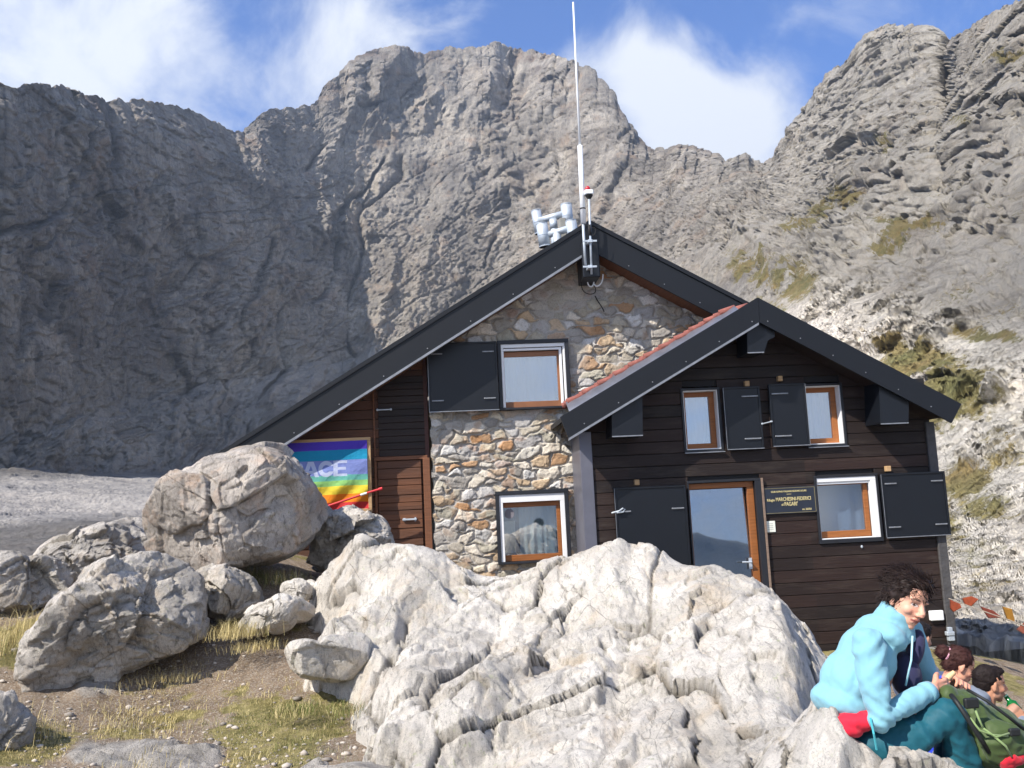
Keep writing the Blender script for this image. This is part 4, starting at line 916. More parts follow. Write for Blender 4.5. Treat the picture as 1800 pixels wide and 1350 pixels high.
def window_stone(R4, nm, lower):
    x0, x1, z0, z1 = R4; y = YS-.03
    b_ = MB(); frame(b_, x0, x1, z0, z1, (.045, .05, .03, .05), y-.05, y+.12); wo_ = b_.build('window', M_BLACKF, hut)
    a = .047
    b_ = MB(); frame(b_, x0+a, x1-a-.005, z0+.032, z1-.052, (.05, .06, .0, .10) if lower else (.035, .03, .0, .05), y-.03, y+.0); 
    if not lower: frame(b_, x0+a+.036, x1-a-.05, z0+.032, z1-.052-.06, (.0005, .035, 0, .03), y-.015, y+.03)
    b_.build('screen_frame', M_WHITE, wo_)
    ix0, ix1, iz0, iz1 = x0+a+.03, x1-a-.06, z0+.034, z1-.15
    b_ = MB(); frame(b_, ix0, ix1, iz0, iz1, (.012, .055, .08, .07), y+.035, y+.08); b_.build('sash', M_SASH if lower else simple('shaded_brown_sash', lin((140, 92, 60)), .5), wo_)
    g = MB(); g.box(ix0+.012, ix1-.055, y+.05, y+.054, iz0+.08, iz1-.07); g.build('pane', M_GLASS, wo_)
    if lower:
        curtain(ix0+.30*(ix1-ix0), ix1-.06, iz0+.0, iz1, y+.16, M_TEALC, wo_, 5, .02, 3)
        b_ = MB(); b_.box(ix0+.01, ix0+.18, y+.14, y+.15, iz0+.1, iz1-.25); b_.build('cream_panel', simple('cream_panel', lin((214, 210, 186)), .8, 0, .15, 20), wo_)
        b_ = MB(); b_.tube([(ix0+.105, y+.045, iz1-.15), (ix0+.105, y+.0465, iz1-.15)], .065, 24); k_ = b_.build('round_sticker', simple('grey_sticker', lin((120, 116, 122)), .7), wo_)
    else:
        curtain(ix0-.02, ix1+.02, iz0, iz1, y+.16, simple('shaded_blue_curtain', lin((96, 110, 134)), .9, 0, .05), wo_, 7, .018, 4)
    return wo_
window_stone(W1, 'upper', False); window_stone(W2, 'lower', True)
shutter([(749.3, 603), (873.5, 600.7), (876.7, 720), (755.7, 725)], YS-.13, 'R', label='square shutter folded open against the stone wall left of the upper window')

def window_annex(R4, deep, seed, right=False):
    x0, x1, z0, z1 = R4
    b_ = MB(); frame(b_, x0-.03, x1+.03, z0-.035, z1+.03, .03, YA-.02, YA+.03); wo_ = b_.build('window', M_BLACKF, hut)
    b_ = MB(); d_ = deep
    b_.box(x0+.0005, x0+.012, YA+.0, YA+d_, z0, z1); b_.box(x1-.012, x1-.0005, YA+.0, YA+d_, z0, z1); b_.box(x0+.0125, x1-.0125, YA+.0, YA+d_, z1-.012, z1); b_.box(x0+.0125, x1-.0125, YA+.0, YA+d_, z0, z0+.012); b_.build('reveal', M_WHITE, wo_)
    b_ = MB(); frame(b_, x0+.013, x1-.013, z0+.013, z1-.013, (.045, .07, .07, .06), YA+d_-.08, YA+d_-.02); b_.build('sash', M_SASH, wo_)
    g = MB(); g.box(x0+.058, x1-.083, YA+d_-.05, YA+d_-.046, z0+.083, z1-.073); g.build('pane', M_GLASS, wo_)
    curtain(x0+.04, x1-.05, z0+.05, z1-.04, YA+d_+.05, M_CURT, wo_, 4, .015, seed)
    MB().box(x0-.03, x1+.035, YA-.05, YA-.0205, z0-.045, z0-.034).build('sill_edge', M_EDGE, wo_)
    return wo_
window_annex(A1, .20, 11); window_annex(A2, .20, 12)
x0, x1, z0, z1 = A3
b_ = MB(); frame(b_, x0-.03, x1+.03, z0-.05, z1+.03, (.03, .03, .05, .03), YA-.03, YA+.03); w3 = b_.build('window', M_BLACKF, hut)
b_ = MB(); frame(b_, x0+.0005, x1-.0005, z0+.0005, z1, (.006, .075, .015, .055), YA-.02, YA+.03); frame(b_, x0+.007, x1-.076, z0+.02, z1-.056, (.004, .012, 0, .03), YA-.005, YA+.02)
b_.box(x1-.076, x1-.07, YA+.03, YA+.2, z0, z1); b_.build('screen_frame', M_WHITE, w3)
b_ = MB(); frame(b_, x0+.012, x1-.09, z0+.016, z1-.088, (.01, .06, .085, .01), YA+.05, YA+.11); b_.build('sash', M_SASH, w3)
MB().box(x0+.022, x1-.15, YA+.07, YA+.074, z0+.1, z1-.098).build('pane', M_GLASS, w3)
curtain(x0, x1-.06, z0+.04, z1-.03, YA+.2, M_CURT, w3, 3, .014, 13)
for q, hs_, lab in (([(1271, 680.6), (1334, 679), (1343.7, 788), (1277, 790.5)], 'R', 'narrow shutter folded open beside the left gable window'),
               ([(1350.6, 675.6), (1415, 672.8), (1423.5, 782), (1358.8, 785)], 'L', 'narrow shutter folded open beside the right gable window'),
               ([(1547, 833), (1659, 828), (1672.4, 939.3), (1558, 946)], 'N', 'large square shutter sticking out past the right corner of the hut')):
    o, r4 = shutter(q, YA-.075, hs_, label=lab)
# chain hook between the two small shutters
a = U(1340, 745, YA-.1); c = U(1356, 741, YA-.1); h_ = MB(); h_.tube([a, c], .007, 6); h_.ellip(a, (.014, .01, .014), seg=8, rings=6); h_.ellip(c, (.02, .01, .012), seg=8, rings=6); h_.build('hook', M_GALV, hut)
# wooden shutter stops
for px, py in ((1312, 675), (1370, 666), (1119, 848), (1560, 824)):
    p = U(px, py, YA-.03); w_ = .03; MB().box(p[0]-w_, p[0]+w_, YA-.07, YA-.001, p[2]-.035, p[2]+.035, .004).build('shutter_stop', M_RAW, hut)
# --- glazed door
x0, x1, z0, z1 = DR
b_ = MB(); frame(b_, x0-.02, x1, z0, z1+.02, (.02, .08, 0, .03), YA-.04, YA+.1); fr = b_.build('door_frame', M_BLACKF, hut)
b_ = MB(); b_.box(x1+.001, x1+.03, YA-.045, YA+.0, z0, z1+.02, .003); b_.build('trim_strip', m_wood('greyed_wood_trim', lin((150, 128, 112)), lin((132, 112, 98)), 3, 0), fr)
b_ = MB(); frame(b_, x0, x1-.085, z0+.02, z1-.015, (.02, .085, .12, .07), YA+.02, YA+.075); dr = b_.build('door', M_SASH, hut)
g = MB(); gx0, gx1, gz0, gz1 = x0+.02, x1-.17, z0+.14, z1-.085; tl_ = math.tan(math.radians(2.6))*(gz1-gz0)
g.add([(gx0, YA+.03, gz0), (gx1, YA+.03, gz0), (gx1, YA+.03+tl_, gz1), (gx0, YA+.03+tl_, gz1), (gx0, YA+.034, gz0), (gx1, YA+.034, gz0), (gx1, YA+.034+tl_, gz1), (gx0, YA+.034+tl_, gz1)],
      [(0, 1, 2, 3), (7, 6, 5, 4), (0, 4, 5, 1), (1, 5, 6, 2), (2, 6, 7, 3), (3, 7, 4, 0)])
g.build('pane', M_DOORGL, dr)
p = U(1318, 988, YA-.02); h_ = MB(); h_.tube([(p[0]+.02, YA+.02, p[2]), (p[0]+.02, YA-.035, p[2]), (p[0]-.1, YA-.04, p[2]+.005)], .011, 8); h_.box(p[0]+.0, p[0]+.04, YA+.01, YA+.0195, p[2]-.09, p[2]+.05); h_.build('handle', M_GALV, dr)
o, r4 = shutter([(1080.6, 856), (1206.5, 853.8), (1222, 1120), (1093, 1125)], YA-.06, 'N', label='tall door shutter folded open left of the glazed door')
p = U(1095, 898, YA-.09); h_ = MB(); h_.tube([(p[0]-.13, YA-.03, p[2]-.02), (p[0]-.05, YA-.1, p[2]+.0), (p[0]+.0, YA-.09, p[2]+.03), (p[0]+.03, YA-.07, p[2]+.02), (p[0]-.0, YA-.09, p[2]-.015), (p[0]-.08, YA-.09, p[2]-.02)], .011, 8); h_.build('latch', M_GALV, o)
b_ = MB(); p = U(1210, 851, YA-.05); 
# small wall fittings
p0, p1 = U(1634, 1074, YA-.04), U(1659, 1090, YA-.04)
tag(MB().box(p0[0], p1[0], YA-.06, YA-.002, p1[2], p0[2], .008).build('junction_box', M_WHITE), 'small white box low on the dark boards by the right corner of the hut', 'junction box')
p = U(1669, 1114, YA-.06); s_ = MB(); s_.box(p[0]-.05, p[0]+.05, YA-.10, YA-.036, p[2]-.02, p[2]+.03, .006); s_.box(p[0]-.03, p[0]+.05, YA-.09, YA-.036, p[2]-.085, p[2]-.022, .005); s_.box(p[0]-.02, p[0]+.035, YA-.085, YA-.036, p[2]+.032, p[2]+.08, .005)
tag(s_.build('metal_bracket', M_GALV), 'galvanised bracket bolted to the foot of the corner post', 'bracket')
p = U(1515, 961, YA-.01); MB().ellip(p, (.016, .012, .02), seg=8, rings=6).build('screw', M_GALV, hut)

# ================================================================ signs
GOLD = simple('gold_lettering', lin((206, 192, 140)), .5)
def text_mesh(txt, size, x, y, z, mat, parent, name='lettering', align='CENTER', width=None, ext=.002):
    cu_ = bpy.data.curves.new('t', 'FONT'); cu_.body = txt; cu_.size = size; cu_.align_x = align; cu_.align_y = 'CENTER'; cu_.extrude = ext; cu_.offset = size*.012
    to = bpy.data.objects.new('t', cu_); COL.objects.link(to); dg = bpy.context.evaluated_depsgraph_get()
    me = bpy.data.meshes.new_from_object(to.evaluated_get(dg)); bpy.data.objects.remove(to)
    v = np.zeros(len(me.vertices)*3); me.vertices.foreach_get('co', v); v = v.reshape(-1, 3)
    if width:
        w_ = v[:, 0].max()-v[:, 0].min(); v[:, 0] *= width/w_
    V = np.stack([x+v[:, 0], y-v[:, 2], z+v[:, 1]], -1); me.vertices.foreach_set('co', V.ravel()); me.update(); me.materials.clear()
    return link(name, me, mat, parent)
x0, x1, z0, z1 = rect([(1337.5, 858.5), (1431.5, 853), (1437, 900), (1342.5, 905.5)], YA-.02)
sg = empty('name_plaque', ((x0+x1)/2, YA-.03, z0), 'black plaque with gold lettering on the boards right of the glazed door', 'plaque')
MB().box(x0, x1, YA-.028, YA-.003, z0, z1, .003).build('board', simple('black_plaque', lin((36, 42, 54)), .45), sg)
b_ = MB(); frame(b_, x0+.012, x1-.012, z0+.012, z1-.012, .004, YA-.0305, YA-.0275, 0); b_.build('border', simple('dull_gold_line', lin((150, 138, 96)), .6), sg)
wd = x1-x0; hh = z1-z0; cx = (x0+x1)/2
text_mesh('CLUB ALPINO ITALIANO SEZIONE LIGURE', .03, cx, YA-.03, z1-hh*.17, GOLD, sg, width=wd*.66)
MB().box(cx-.03, cx+.03, YA-.031, YA-.0285, z1-hh*.28, z1-hh*.265).build('rule', GOLD, sg)
text_mesh('Rifugio', .045, x0+wd*.155, YA-.03, z1-hh*.475, GOLD, sg, width=wd*.14)
text_mesh('MARCHESINI-FEDERICI', .065, x0+wd*.575, YA-.03, z1-hh*.46, GOLD, sg, width=wd*.65)
text_mesh('al', .04, x0+wd*.365, YA-.03, z1-hh*.655, GOLD, sg, width=wd*.035)
text_mesh('PAGARI\'', .07, x0+wd*.525, YA-.03, z1-hh*.645, GOLD, sg, width=wd*.245)
text_mesh('mt. 2650,0', .035, x0+wd*.81, YA-.03, z1-hh*.86, GOLD, sg, width=wd*.17)
x0, x1, z0, z1 = rect([(1344, 916.5), (1362, 915.5), (1364, 935), (1346, 936)], YA-.01)
nt_ = MB().box(x0, x1, YA-.012, YA-.003, z0, z1, .002).build('notice', simple('white_notice_card', lin((224, 226, 214)), .7)); tag(nt_, 'small square white notice under the black plaque', 'notice')
b_ = MB()
for k in range(4): b_.box(x0+.03, x1-.03, YA-.0135, YA-.0125, z1-.035-k*.024, z1-.031-k*.024)
b_.build('text_line', simple('grey_print', lin((150, 152, 148)), .8), nt_)

# ================================================================ rainbow peace flag
def flag():
    YF = YT-.27; x0, x1, z0, z1 = rect([(462, 783), (645, 772), (648, 894), (462, 902)], YF)
    root = empty('peace_flag', ((x0+x1)/2, YT-.05, z0), 'rainbow striped flag with pale capital letters stretched in a wooden frame on the lean-to wall', 'flag')
    nx, nz = 420, 300; xs = np.linspace(x0, x1, nx); zs = np.linspace(z1, z0, nz); X, Z = np.meshgrid(xs, zs); u = (X-x0)/(x1-x0); v = (z1-Z)/(z1-z0)
    dg = (u*1.7+v*1.3)
    fold = .035*sstep(.35, 1., v)*sstep(.3, .8, u)*np.sin(14*dg+2*vn(np.stack([u*3, v*3, 0*u], -1), 5))+.02*vn(np.stack([u*4, v*6, 0*u], -1), 6)
    Yf = YF-.015+fold*.8-.02*np.sin(np.pi*v)
    me = np_mesh('cloth', np.stack([X, Yf, Z], -1).reshape(-1, 3), grid_quads(nz, nx))
    cols = [(92, 70, 190), (40, 150, 190), (132, 146, 206), (110, 186, 170), (150, 205, 120), (238, 214, 70), (240, 140, 40), (200, 60, 62)]
    bd = np.array([0, .13, .28, .50, .58, .66, .78, .90, 1.01]); vv = v+.01*vn(np.stack([u*5, v, 0*u], -1), 9)
    idx = np.clip(np.searchsorted(bd, vv, 'right')-1, 0, 7); C = np.array([lin(c)[:3] for c in cols])[idx]
    Lx = lambda px: U(px, 830, YF)[0]
    hz = .40; hh = .115; inside = np.zeros(X.shape, bool); ly = (v-hz)/hh; lt = .24
    def box_(cx, w, a0, a1, b0, b1): lx = (X-cx)/w; return (lx >= a0) & (lx <= a1) & (ly >= b0) & (ly <= b1)
    wl_ = .098
    cP, cA, cC, cE = Lx(520), Lx(547), Lx(574), Lx(600)
    inside |= box_(cP, wl_, -1, -.45, -1, 1); lx = (X-cP)/wl_; rr = np.hypot((lx-.1)/.9, (ly+.4)/.6); inside |= (rr < 1) & (rr > .45) & (lx > -.2)
    lx = (X-cA)/wl_; inside |= (np.abs(np.abs(lx)-(.1+.72*(ly+1)/2)) < .27) & (np.abs(ly) < 1); inside |= (np.abs(lx) < .6) & (np.abs(ly-.35) < .17)
    lx = (X-cC)/wl_; rr = np.hypot(lx, ly); inside |= (rr < 1.02) & (rr > .5) & ~((lx > .25) & (np.abs(ly) < .34))
    inside |= box_(cE, wl_, -1, -.45, -1, 1); inside |= box_(cE, wl_, -.5, .8, -1, -.66) | box_(cE, wl_, -.5, .65, -.17, .17) | box_(cE, wl_, -.5, .8, .66, 1)
    C = np.where(inside[..., None], C*.12+np.array(lin((206, 214, 238))[:3])*.88, C)
    at = me.attributes.new('stripe', 'FLOAT_COLOR', 'CORNER')
    li = np.zeros(len(me.loops), np.int32); me.loops.foreach_get('vertex_index', li)
    cc = C.reshape(-1, 3)[li]; at.data.foreach_set('color', np.concatenate([cc, np.ones((len(cc), 1))], 1).astype(np.float32).ravel())
    M = Mat('flag_cloth'); M.col(M.attr('stripe', 'Color')).s('Roughness', .85).s('Specular IOR Level', .2); M.nrm(M.bump(M.noise(M.pos(), 14, 4, .6), .02, .8))
    tr = M.n('ShaderNodeBsdfTranslucent'); M.l(M.attr('stripe', 'Color'), tr.inputs[0]); x_ = M.n('ShaderNodeMixShader'); x_.inputs[0].default_value = .25; M.l(M.b.outputs[0], x_.inputs[1]); M.l(tr.outputs[0], x_.inputs[2]); M.l(x_.outputs[0], M.out.inputs[0])
    cl = link('cloth', me, M.m, root, smooth=True)
    b_ = MB(); frame(b_, x0-.05, x1+.045, z0-.045, z1+.04, .045, YF, YF+.03, .004); b_.build('wooden_frame', M_RAW, root)
    q = [U(575, 890, YF-.12), U(640, 868, YF-.12), U(672, 858.5, YF-.12)]
    s_ = empty('striped_pole', q[0], 'red pole with a white band slanting across the lower corner of the rainbow flag', 'pole')
    RED = simple('red_pole_paint', lin((200, 44, 52)), .5)
    a_, c_, e_ = [Vector(t) for t in q]
    MB().tube([a_.lerp(c_, -.9), c_.lerp(a_, .1)], .014, 10).build('shaft', RED, s_); MB().tube([c_.lerp(a_, .1), c_.lerp(e_, .15)], .0142, 10).build('white_band', M_WHITE, s_); MB().tube([c_.lerp(e_, .15), c_.lerp(e_, .8)], .014, 10).build('shaft', RED, s_); MB().tube([c_.lerp(e_, .8), e_], .02, 10).build('tip', RED, s_)
flag()

# ================================================================ flue, antenna, beacon
def flue():
    Yf = YS+1.3
    root = empty('chimney_cowl', U(985, 430, Yf), 'pair of galvanised H-shaped flue cowls standing behind the roof ridge', 'flue cowl')
    def tb(p, q, r, nm, Yp=0, Yq=0): MB().tube([U(p[0], p[1], Yf+Yp), U(q[0], q[1], Yf+Yq)], r*Yf/F, 20).build(nm, M_GALV, root, smooth=False)
    def pipe(p, q, r, nm, Yp=0., Yq=0.):
        a_, c_ = Vector(U(p[0], p[1], Yf+Yp)), Vector(U(q[0], q[1], Yf+Yq)); R_ = r*Yf/F
        o = MB().tube([a_, c_], R_, 24).build(nm, M_GALV, root); 
        for pl in o.data.polygons: pl.use_smooth = len(pl.vertices) == 4
        if 'upright' in nm:
            for t in (0.0, .5, .97): MB().tube([a_.lerp(c_, t), a_.lerp(c_, min(1, t+.03))], R_*1.05, 24).build('band', M_GALV, o)
            for (e1, e2) in ((a_, c_), (c_, a_)):
                MB().tube([e1.lerp(e2, -.003), e1.lerp(e2, .0)], R_*.86, 20).build('opening', M_INT, o)
    pipe((942, 370), (949, 411), 9.5, 'upright_pipe', .55, .55)
    pipe((995, 359), (999, 400), 10.5, 'upright_pipe', .35, .35)
    pipe((952, 393), (958, 434), 10.5, 'upright_pipe'); pipe((1003, 388), (1010, 428), 10.0, 'upright_pipe', -.15, -.15)
    pipe((948, 388), (993, 375), 6.2, 'cross_pipe', .5, .35); pipe((960, 414), (1006, 400), 6.2, 'cross_pipe', 0, -.15)
    pipe((972, 386), (974, 402), 7.2, 'riser_pipe', .4, .4); pipe((978, 405), (981, 450), 7.8, 'riser_pipe', -.05, -.05); pipe((974, 400), (976, 450), 6.5, 'riser_pipe', .4, .4)
    b_ = MB(); a_ = U(990, 395, Yf+.2); b_.box(a_[0]-.06, a_[0]+.04, Yf+.15, Yf+.3, a_[2]-.4, a_[2]+.1, .01); b_.build('stay_post', M_CONC, root)
flue()
YP = YBM-.12
WPL = simple('white_fibreglass', lin((236, 238, 240)), .35, 0, .02)
an = empty('whip_antenna', U(1024, 470, YP), 'tall thin white whip antenna rising from the apex of the main gable', 'antenna')
base = U(1023, 465, YP); 
def vert(px, py): p = U(px, py, YP); return p
MB().tube([vert(1007.5, 4), vert(1019.5, 258)], [.012, .017], 8).build('rod', WPL, an, smooth=True)
MB().tube([vert(1019.5, 256), vert(1025.5, 393)], [.034, .036], 14).build('sleeve', WPL, an, smooth=True)
MB().tube([vert(1024.2, 366), vert(1024.3, 368)], .041, 14).build('clamp', M_INT, an)
MB().tube([vert(1025, 393), vert(1029, 466)], .019, 12).build('mast', M_GALV, an, smooth=True)
bc = empty('warning_light', U(1040, 480, YP+.02), 'red topped light in a white housing on a short mast beside the antenna', 'beacon light')
Y2 = YP-.04
MB().tube([U(1035.5, 350, Y2), U(1040, 482, Y2)], .015, 10).build('mast', M_GALV, bc, smooth=True)
MB().tube([U(1036, 395, Y2), U(1037, 414, Y2)], .021, 10).build('sleeve', M_INT, bc, smooth=True)
p = U(1035.3, 345, Y2); MB().tube([(p[0], Y2, p[2]-.03), (p[0], Y2, p[2]+.015)], [.028, .055], 14).build('cap', M_INT, bc)
MB().box(p[0]-.058, p[0]+.058, Y2-.05, Y2+.05, p[2]+.016, p[2]+.082, .012).build('housing', WPL, bc)
q = MB(); q.ellip((p[0]-.012, Y2, p[2]+.1), (.036, .036, .042), seg=16, rings=10); q.build('red_lens', simple('red_lens', lin((190, 30, 44)), .25), bc, smooth=True)
for py in (424, 469):
    p = U(1036, py, Y2-.02); b_ = MB(); b_.box(p[0]-.085, p[0]+.1, Y2-.035, Y2-.018, p[2]-.013, p[2]+.013, .003); b_.box(p[0]-.02, p[0]+.04, Y2-.04, Y2+.14, p[2]-.02, p[2]+.02, .003); b_.build('bracket', M_GALV, bc)
a_ = MB(); p = U(1041, 462, YP); a_.box(p[0]-.12, p[0]+.11, YP+.06, YS-.0, p[2]-.18, mAb[2]+.1, .01); a_.build('ridge_beam_cover', M_SHUT, roof)
p = U(1037, 488, YS-.15); b_ = MB(); b_.box(p[0]-.06, p[0]+.07, YS-.2, YS-.03, p[2]-.06, p[2]+.05, .008); jb = b_.build('terminal_box', simple('pale_grey_box', lin((178, 184, 186)), .5)); tag(jb, 'pale grey terminal box with looping white cables under the gable apex', 'terminal box')
def arc(pts, r, nm, mt, par, Yc=YS-.22):
    P = [Vector(U(a_, c_, Yc)) for a_, c_ in pts]; out = []
    for i in range(len(P)-1):
        p0, p1, p2, p3 = P[max(i-1, 0)], P[i], P[i+1], P[min(i+2, len(P)-1)]
        for k in range(6):
            t = k/6; out.append(.5*((2*p1)+(p2-p0)*t+(2*p0-5*p1+4*p2-p3)*t*t+(3*p1-p0-3*p2+p3)*t**3))
    out.append(P[-1]); return MB().tube(out, r, 8).build(nm, mt, par, smooth=True)
arc([(1032, 488), (1034, 500), (1039, 504), (1043, 500), (1044, 492), (1041, 480)], .010, 'cable', WPL, jb)
arc([(1043, 498), (1048, 503), (1055, 500), (1059, 492), (1060, 482)], .010, 'cable', WPL, jb)
arc([(1023, 405), (1020, 430), (1022, 470), (1022, 500), (1026, 512), (1036, 517), (1045, 515), (1047, 508), (1043, 500)], .006, 'cable', M_INT, jb)
arc([(1046, 520), (1050, 528), (1058, 540), (1062, 548)], .008, 'cable', M_INT, jb, YS-.06)
arc([(1040, 400), (1045, 400), (1047, 406), (1044, 413), (1038, 414)], .005, 'cable', M_INT, bc, Y2-.02)
# ================================================================ people
def capsule_chain(mb, pts, rad, seg=14):
    mb.tube(pts, list(rad), seg)
    for p, r in ((pts[0], rad[0]), (pts[-1], rad[-1])): mb.ellip(p, (r, r, r), seg=12, rings=8)
    for p, r in list(zip(pts, rad))[1:-1]: mb.ellip(p, (r, r, r), seg=12, rings=8)
def remesh(mb, name, voxel, smooth=4, mat=None, parent=None, disp=None, keep=None):
    me = bpy.data.meshes.new(name); me.from_pydata(mb.v, [], mb.f); me.update()
    bm = bmesh.new(); bm.from_mesh(me); bmesh.ops.recalc_face_normals(bm, faces=bm.faces[:]); bm.to_mesh(me); bm.free()
    o = bpy.data.objects.new('tmp', me); COL.objects.link(o)
    md = o.modifiers.new('r', 'REMESH'); md.mode = 'VOXEL'; md.voxel_size = voxel; md.adaptivity = 0
    sm = o.modifiers.new('s', 'SMOOTH'); sm.factor = .5; sm.iterations = smooth
    dg = bpy.context.evaluated_depsgraph_get(); dg.update(); m2 = bpy.data.meshes.new_from_object(o.evaluated_get(dg)); bpy.data.objects.remove(o); bpy.data.meshes.remove(me)
    m2.name = name; m2.materials.clear()
    n = len(m2.vertices); v = np.zeros(n*3); m2.vertices.foreach_get('co', v); v = v.reshape(-1, 3)
    nn = np.zeros(n*3); m2.vertices.foreach_get('normal', nn); nn = nn.reshape(-1, 3)
    if disp is not None: v = disp(v, nn); m2.vertices.foreach_set('co', v.ravel()); m2.update()
    ob = link(name, m2, mat, parent, smooth=True)
    return ob, v, nn

def m_skin(name, base):
    M = Mat(name); c = M.attr('tone', 'Color'); M.col(c).s('Roughness', .5).s('Specular IOR Level', .35)
    M.b.inputs['Subsurface Weight'].default_value = .12; M.b.inputs['Subsurface Radius'].default_value = (.012, .005, .003); M.b.inputs['Subsurface Scale'].default_value = .5
    M.nrm(M.bump(M.noise(M.pos(), 240, 3, .6), .0008)); return M.m
SKIN = m_skin('skin', None)
def m_cloth(name, c, fold=.02, sc=9, rough=.8, sheen=.2, var=.12):
    M = Mat(name); p = M.pos(); n = M.noise(p, 25, 5)
    M.col(M.mix(n, tuple(v*(1-var) for v in c[:3])+(1,), tuple(min(1, v*(1+var)) for v in c[:3])+(1,))).s('Roughness', rough).s('Specular IOR Level', .25)
    M.b.inputs['Sheen Weight'].default_value = sheen
    f = M.noise(M.pos((1, 1, .6), (.5, .4, 0)), sc, 3, .5, .6); nb = M.bump(f, fold, .8); nb = M.bump(M.noise(p, 400, 2), .0008, .6, nb); M.nrm(nb); return M.m

class HeadFrame:
    """x: out of the face, y: to the person's left, z: crown"""
    def __init__(s, c, face, up, scale=1.0):
        s.c = np.array(c, float); f = np.array(face, float); f /= np.linalg.norm(f); u = np.array(up, float); u -= f*(u@f); u /= np.linalg.norm(u); l = np.cross(u, f)
        s.M = np.stack([f, l, u], 1); s.k = scale
    def w(s, x, y, z): return Vector(s.c + s.M@(np.array([x, y, z])*s.k))
    def rot(s): return Matrix([list(r) for r in s.M])
    def loc(s, V): return ((V-s.c)@s.M)/s.k
def head_solid(mb, H, jaw=1.0, fem=True):
    R = H.rot(); k = H.k
    E = lambda x, y, z, a, b, c, rr=None: mb.ellip(H.w(x, y, z), (a*k, b*k, c*k), R if rr is None else R @ rr, seg=20, rings=14)
    E(-.012, 0, .035, .096, .075, .088)            # cranium
    E(.018, 0, -.012, .070, .064, .080)            # face
    E(.040, 0, -.062, .042, .044*jaw, .040)        # muzzle and jaw
    E(.058, 0, -.092, .021, .022*jaw, .017)        # chin
    for s_ in (-1, 1):
        E(.052, s_*.036, -.022, .026, .024, .022)  # cheek
        E(.068, s_*.026, .027, .014, .026, .008)   # brow
        E(.012, s_*.046, -.064, .036, .016, .022)  # jaw angle
        E(-.008, s_*.074, -.008, .016, .007, .030, Matrix.Rotation(s_*.35, 3, 'Z'))   # ear
        E(-.004, s_*.078, .008, .012, .005, .018, Matrix.Rotation(s_*.5, 3, 'Z'))
        E(-.002, s_*.072, -.028, .008, .006, .009)
    mb.tube([H.w(.074, 0, .026), H.w(.090, 0, .002), H.w(.104, 0, -.022)], [.008*k, .010*k, .0135*k], 12)   # nose
    E(.101, 0, -.026, .013, .011, .010); E(.092, .012, -.030, .010, .008, .008); E(.092, -.012, -.030, .010, .008, .008)
    E(.083, 0, -.052, .010, .021, .0055); E(.081, 0, -.063, .010, .018, .006)      # lips
def paint_head(V, H, base, hairc=None, stub=0.0):
    L = H.loc(V); x, y, z = L[:, 0], L[:, 1], L[:, 2]; C = np.tile(np.array(lin(base)[:3]), (len(V), 1))
    C *= (1+.10*fbm(L*22, 3, 3))[:, None]
    def blend(m, c): 
        nonlocal C
        C = C*(1-m[:, None])+np.array(lin(c)[:3])*m[:, None]
    ck = np.exp(-(((np.abs(y)-.036)/.022)**2+((z+.028)/.022)**2))*(x > .03); blend(ck*.35, (206, 120, 98))
    blend(np.exp(-(((y)/.012)**2+((z+.028)/.014)**2))*(x > .085)*.3, (205, 120, 100))
    lip = ((np.abs(y)/.024)**2+((z+.0575)/.0105)**2 < 1)*(x > .06); blend(lip*.75, (158, 82, 76))
    blend(((np.abs(z+.0575+.0015*np.cos(y*90)) < .0020)*(np.abs(y) < .022)*(x > .06))*.9, (70, 32, 30))
    eb = np.abs(z-(.034-.25*(np.abs(y)-.03)**2*60)) < .0042; blend((eb*(np.abs(y) > .012)*(np.abs(y) < .05)*(x > .04))*.85, (44, 32, 26))
    ey = np.exp(-(((np.abs(y)-.031)/.017)**2+((z-.010)/.010)**2)**2)*(x > .03); blend(ey*.55, (112, 70, 56))
    for s_ in (-1, 1):
        d = np.hypot((y-s_*.031)/1.0, (z-.008)*2.1)
        blend((d < .0125)*(x > .03)*.9, (206, 196, 190)); blend((np.hypot(y-s_*.033, z-.008) < .0062)*(x > .03)*1., (38, 26, 20))
        blend((np.abs(d-.0135) < .0022)*(z > .008)*(x > .03)*.9, (36, 24, 22))
    if stub: blend(((z < -.035)*(x > .0)*stub), (110, 92, 82))
    return C
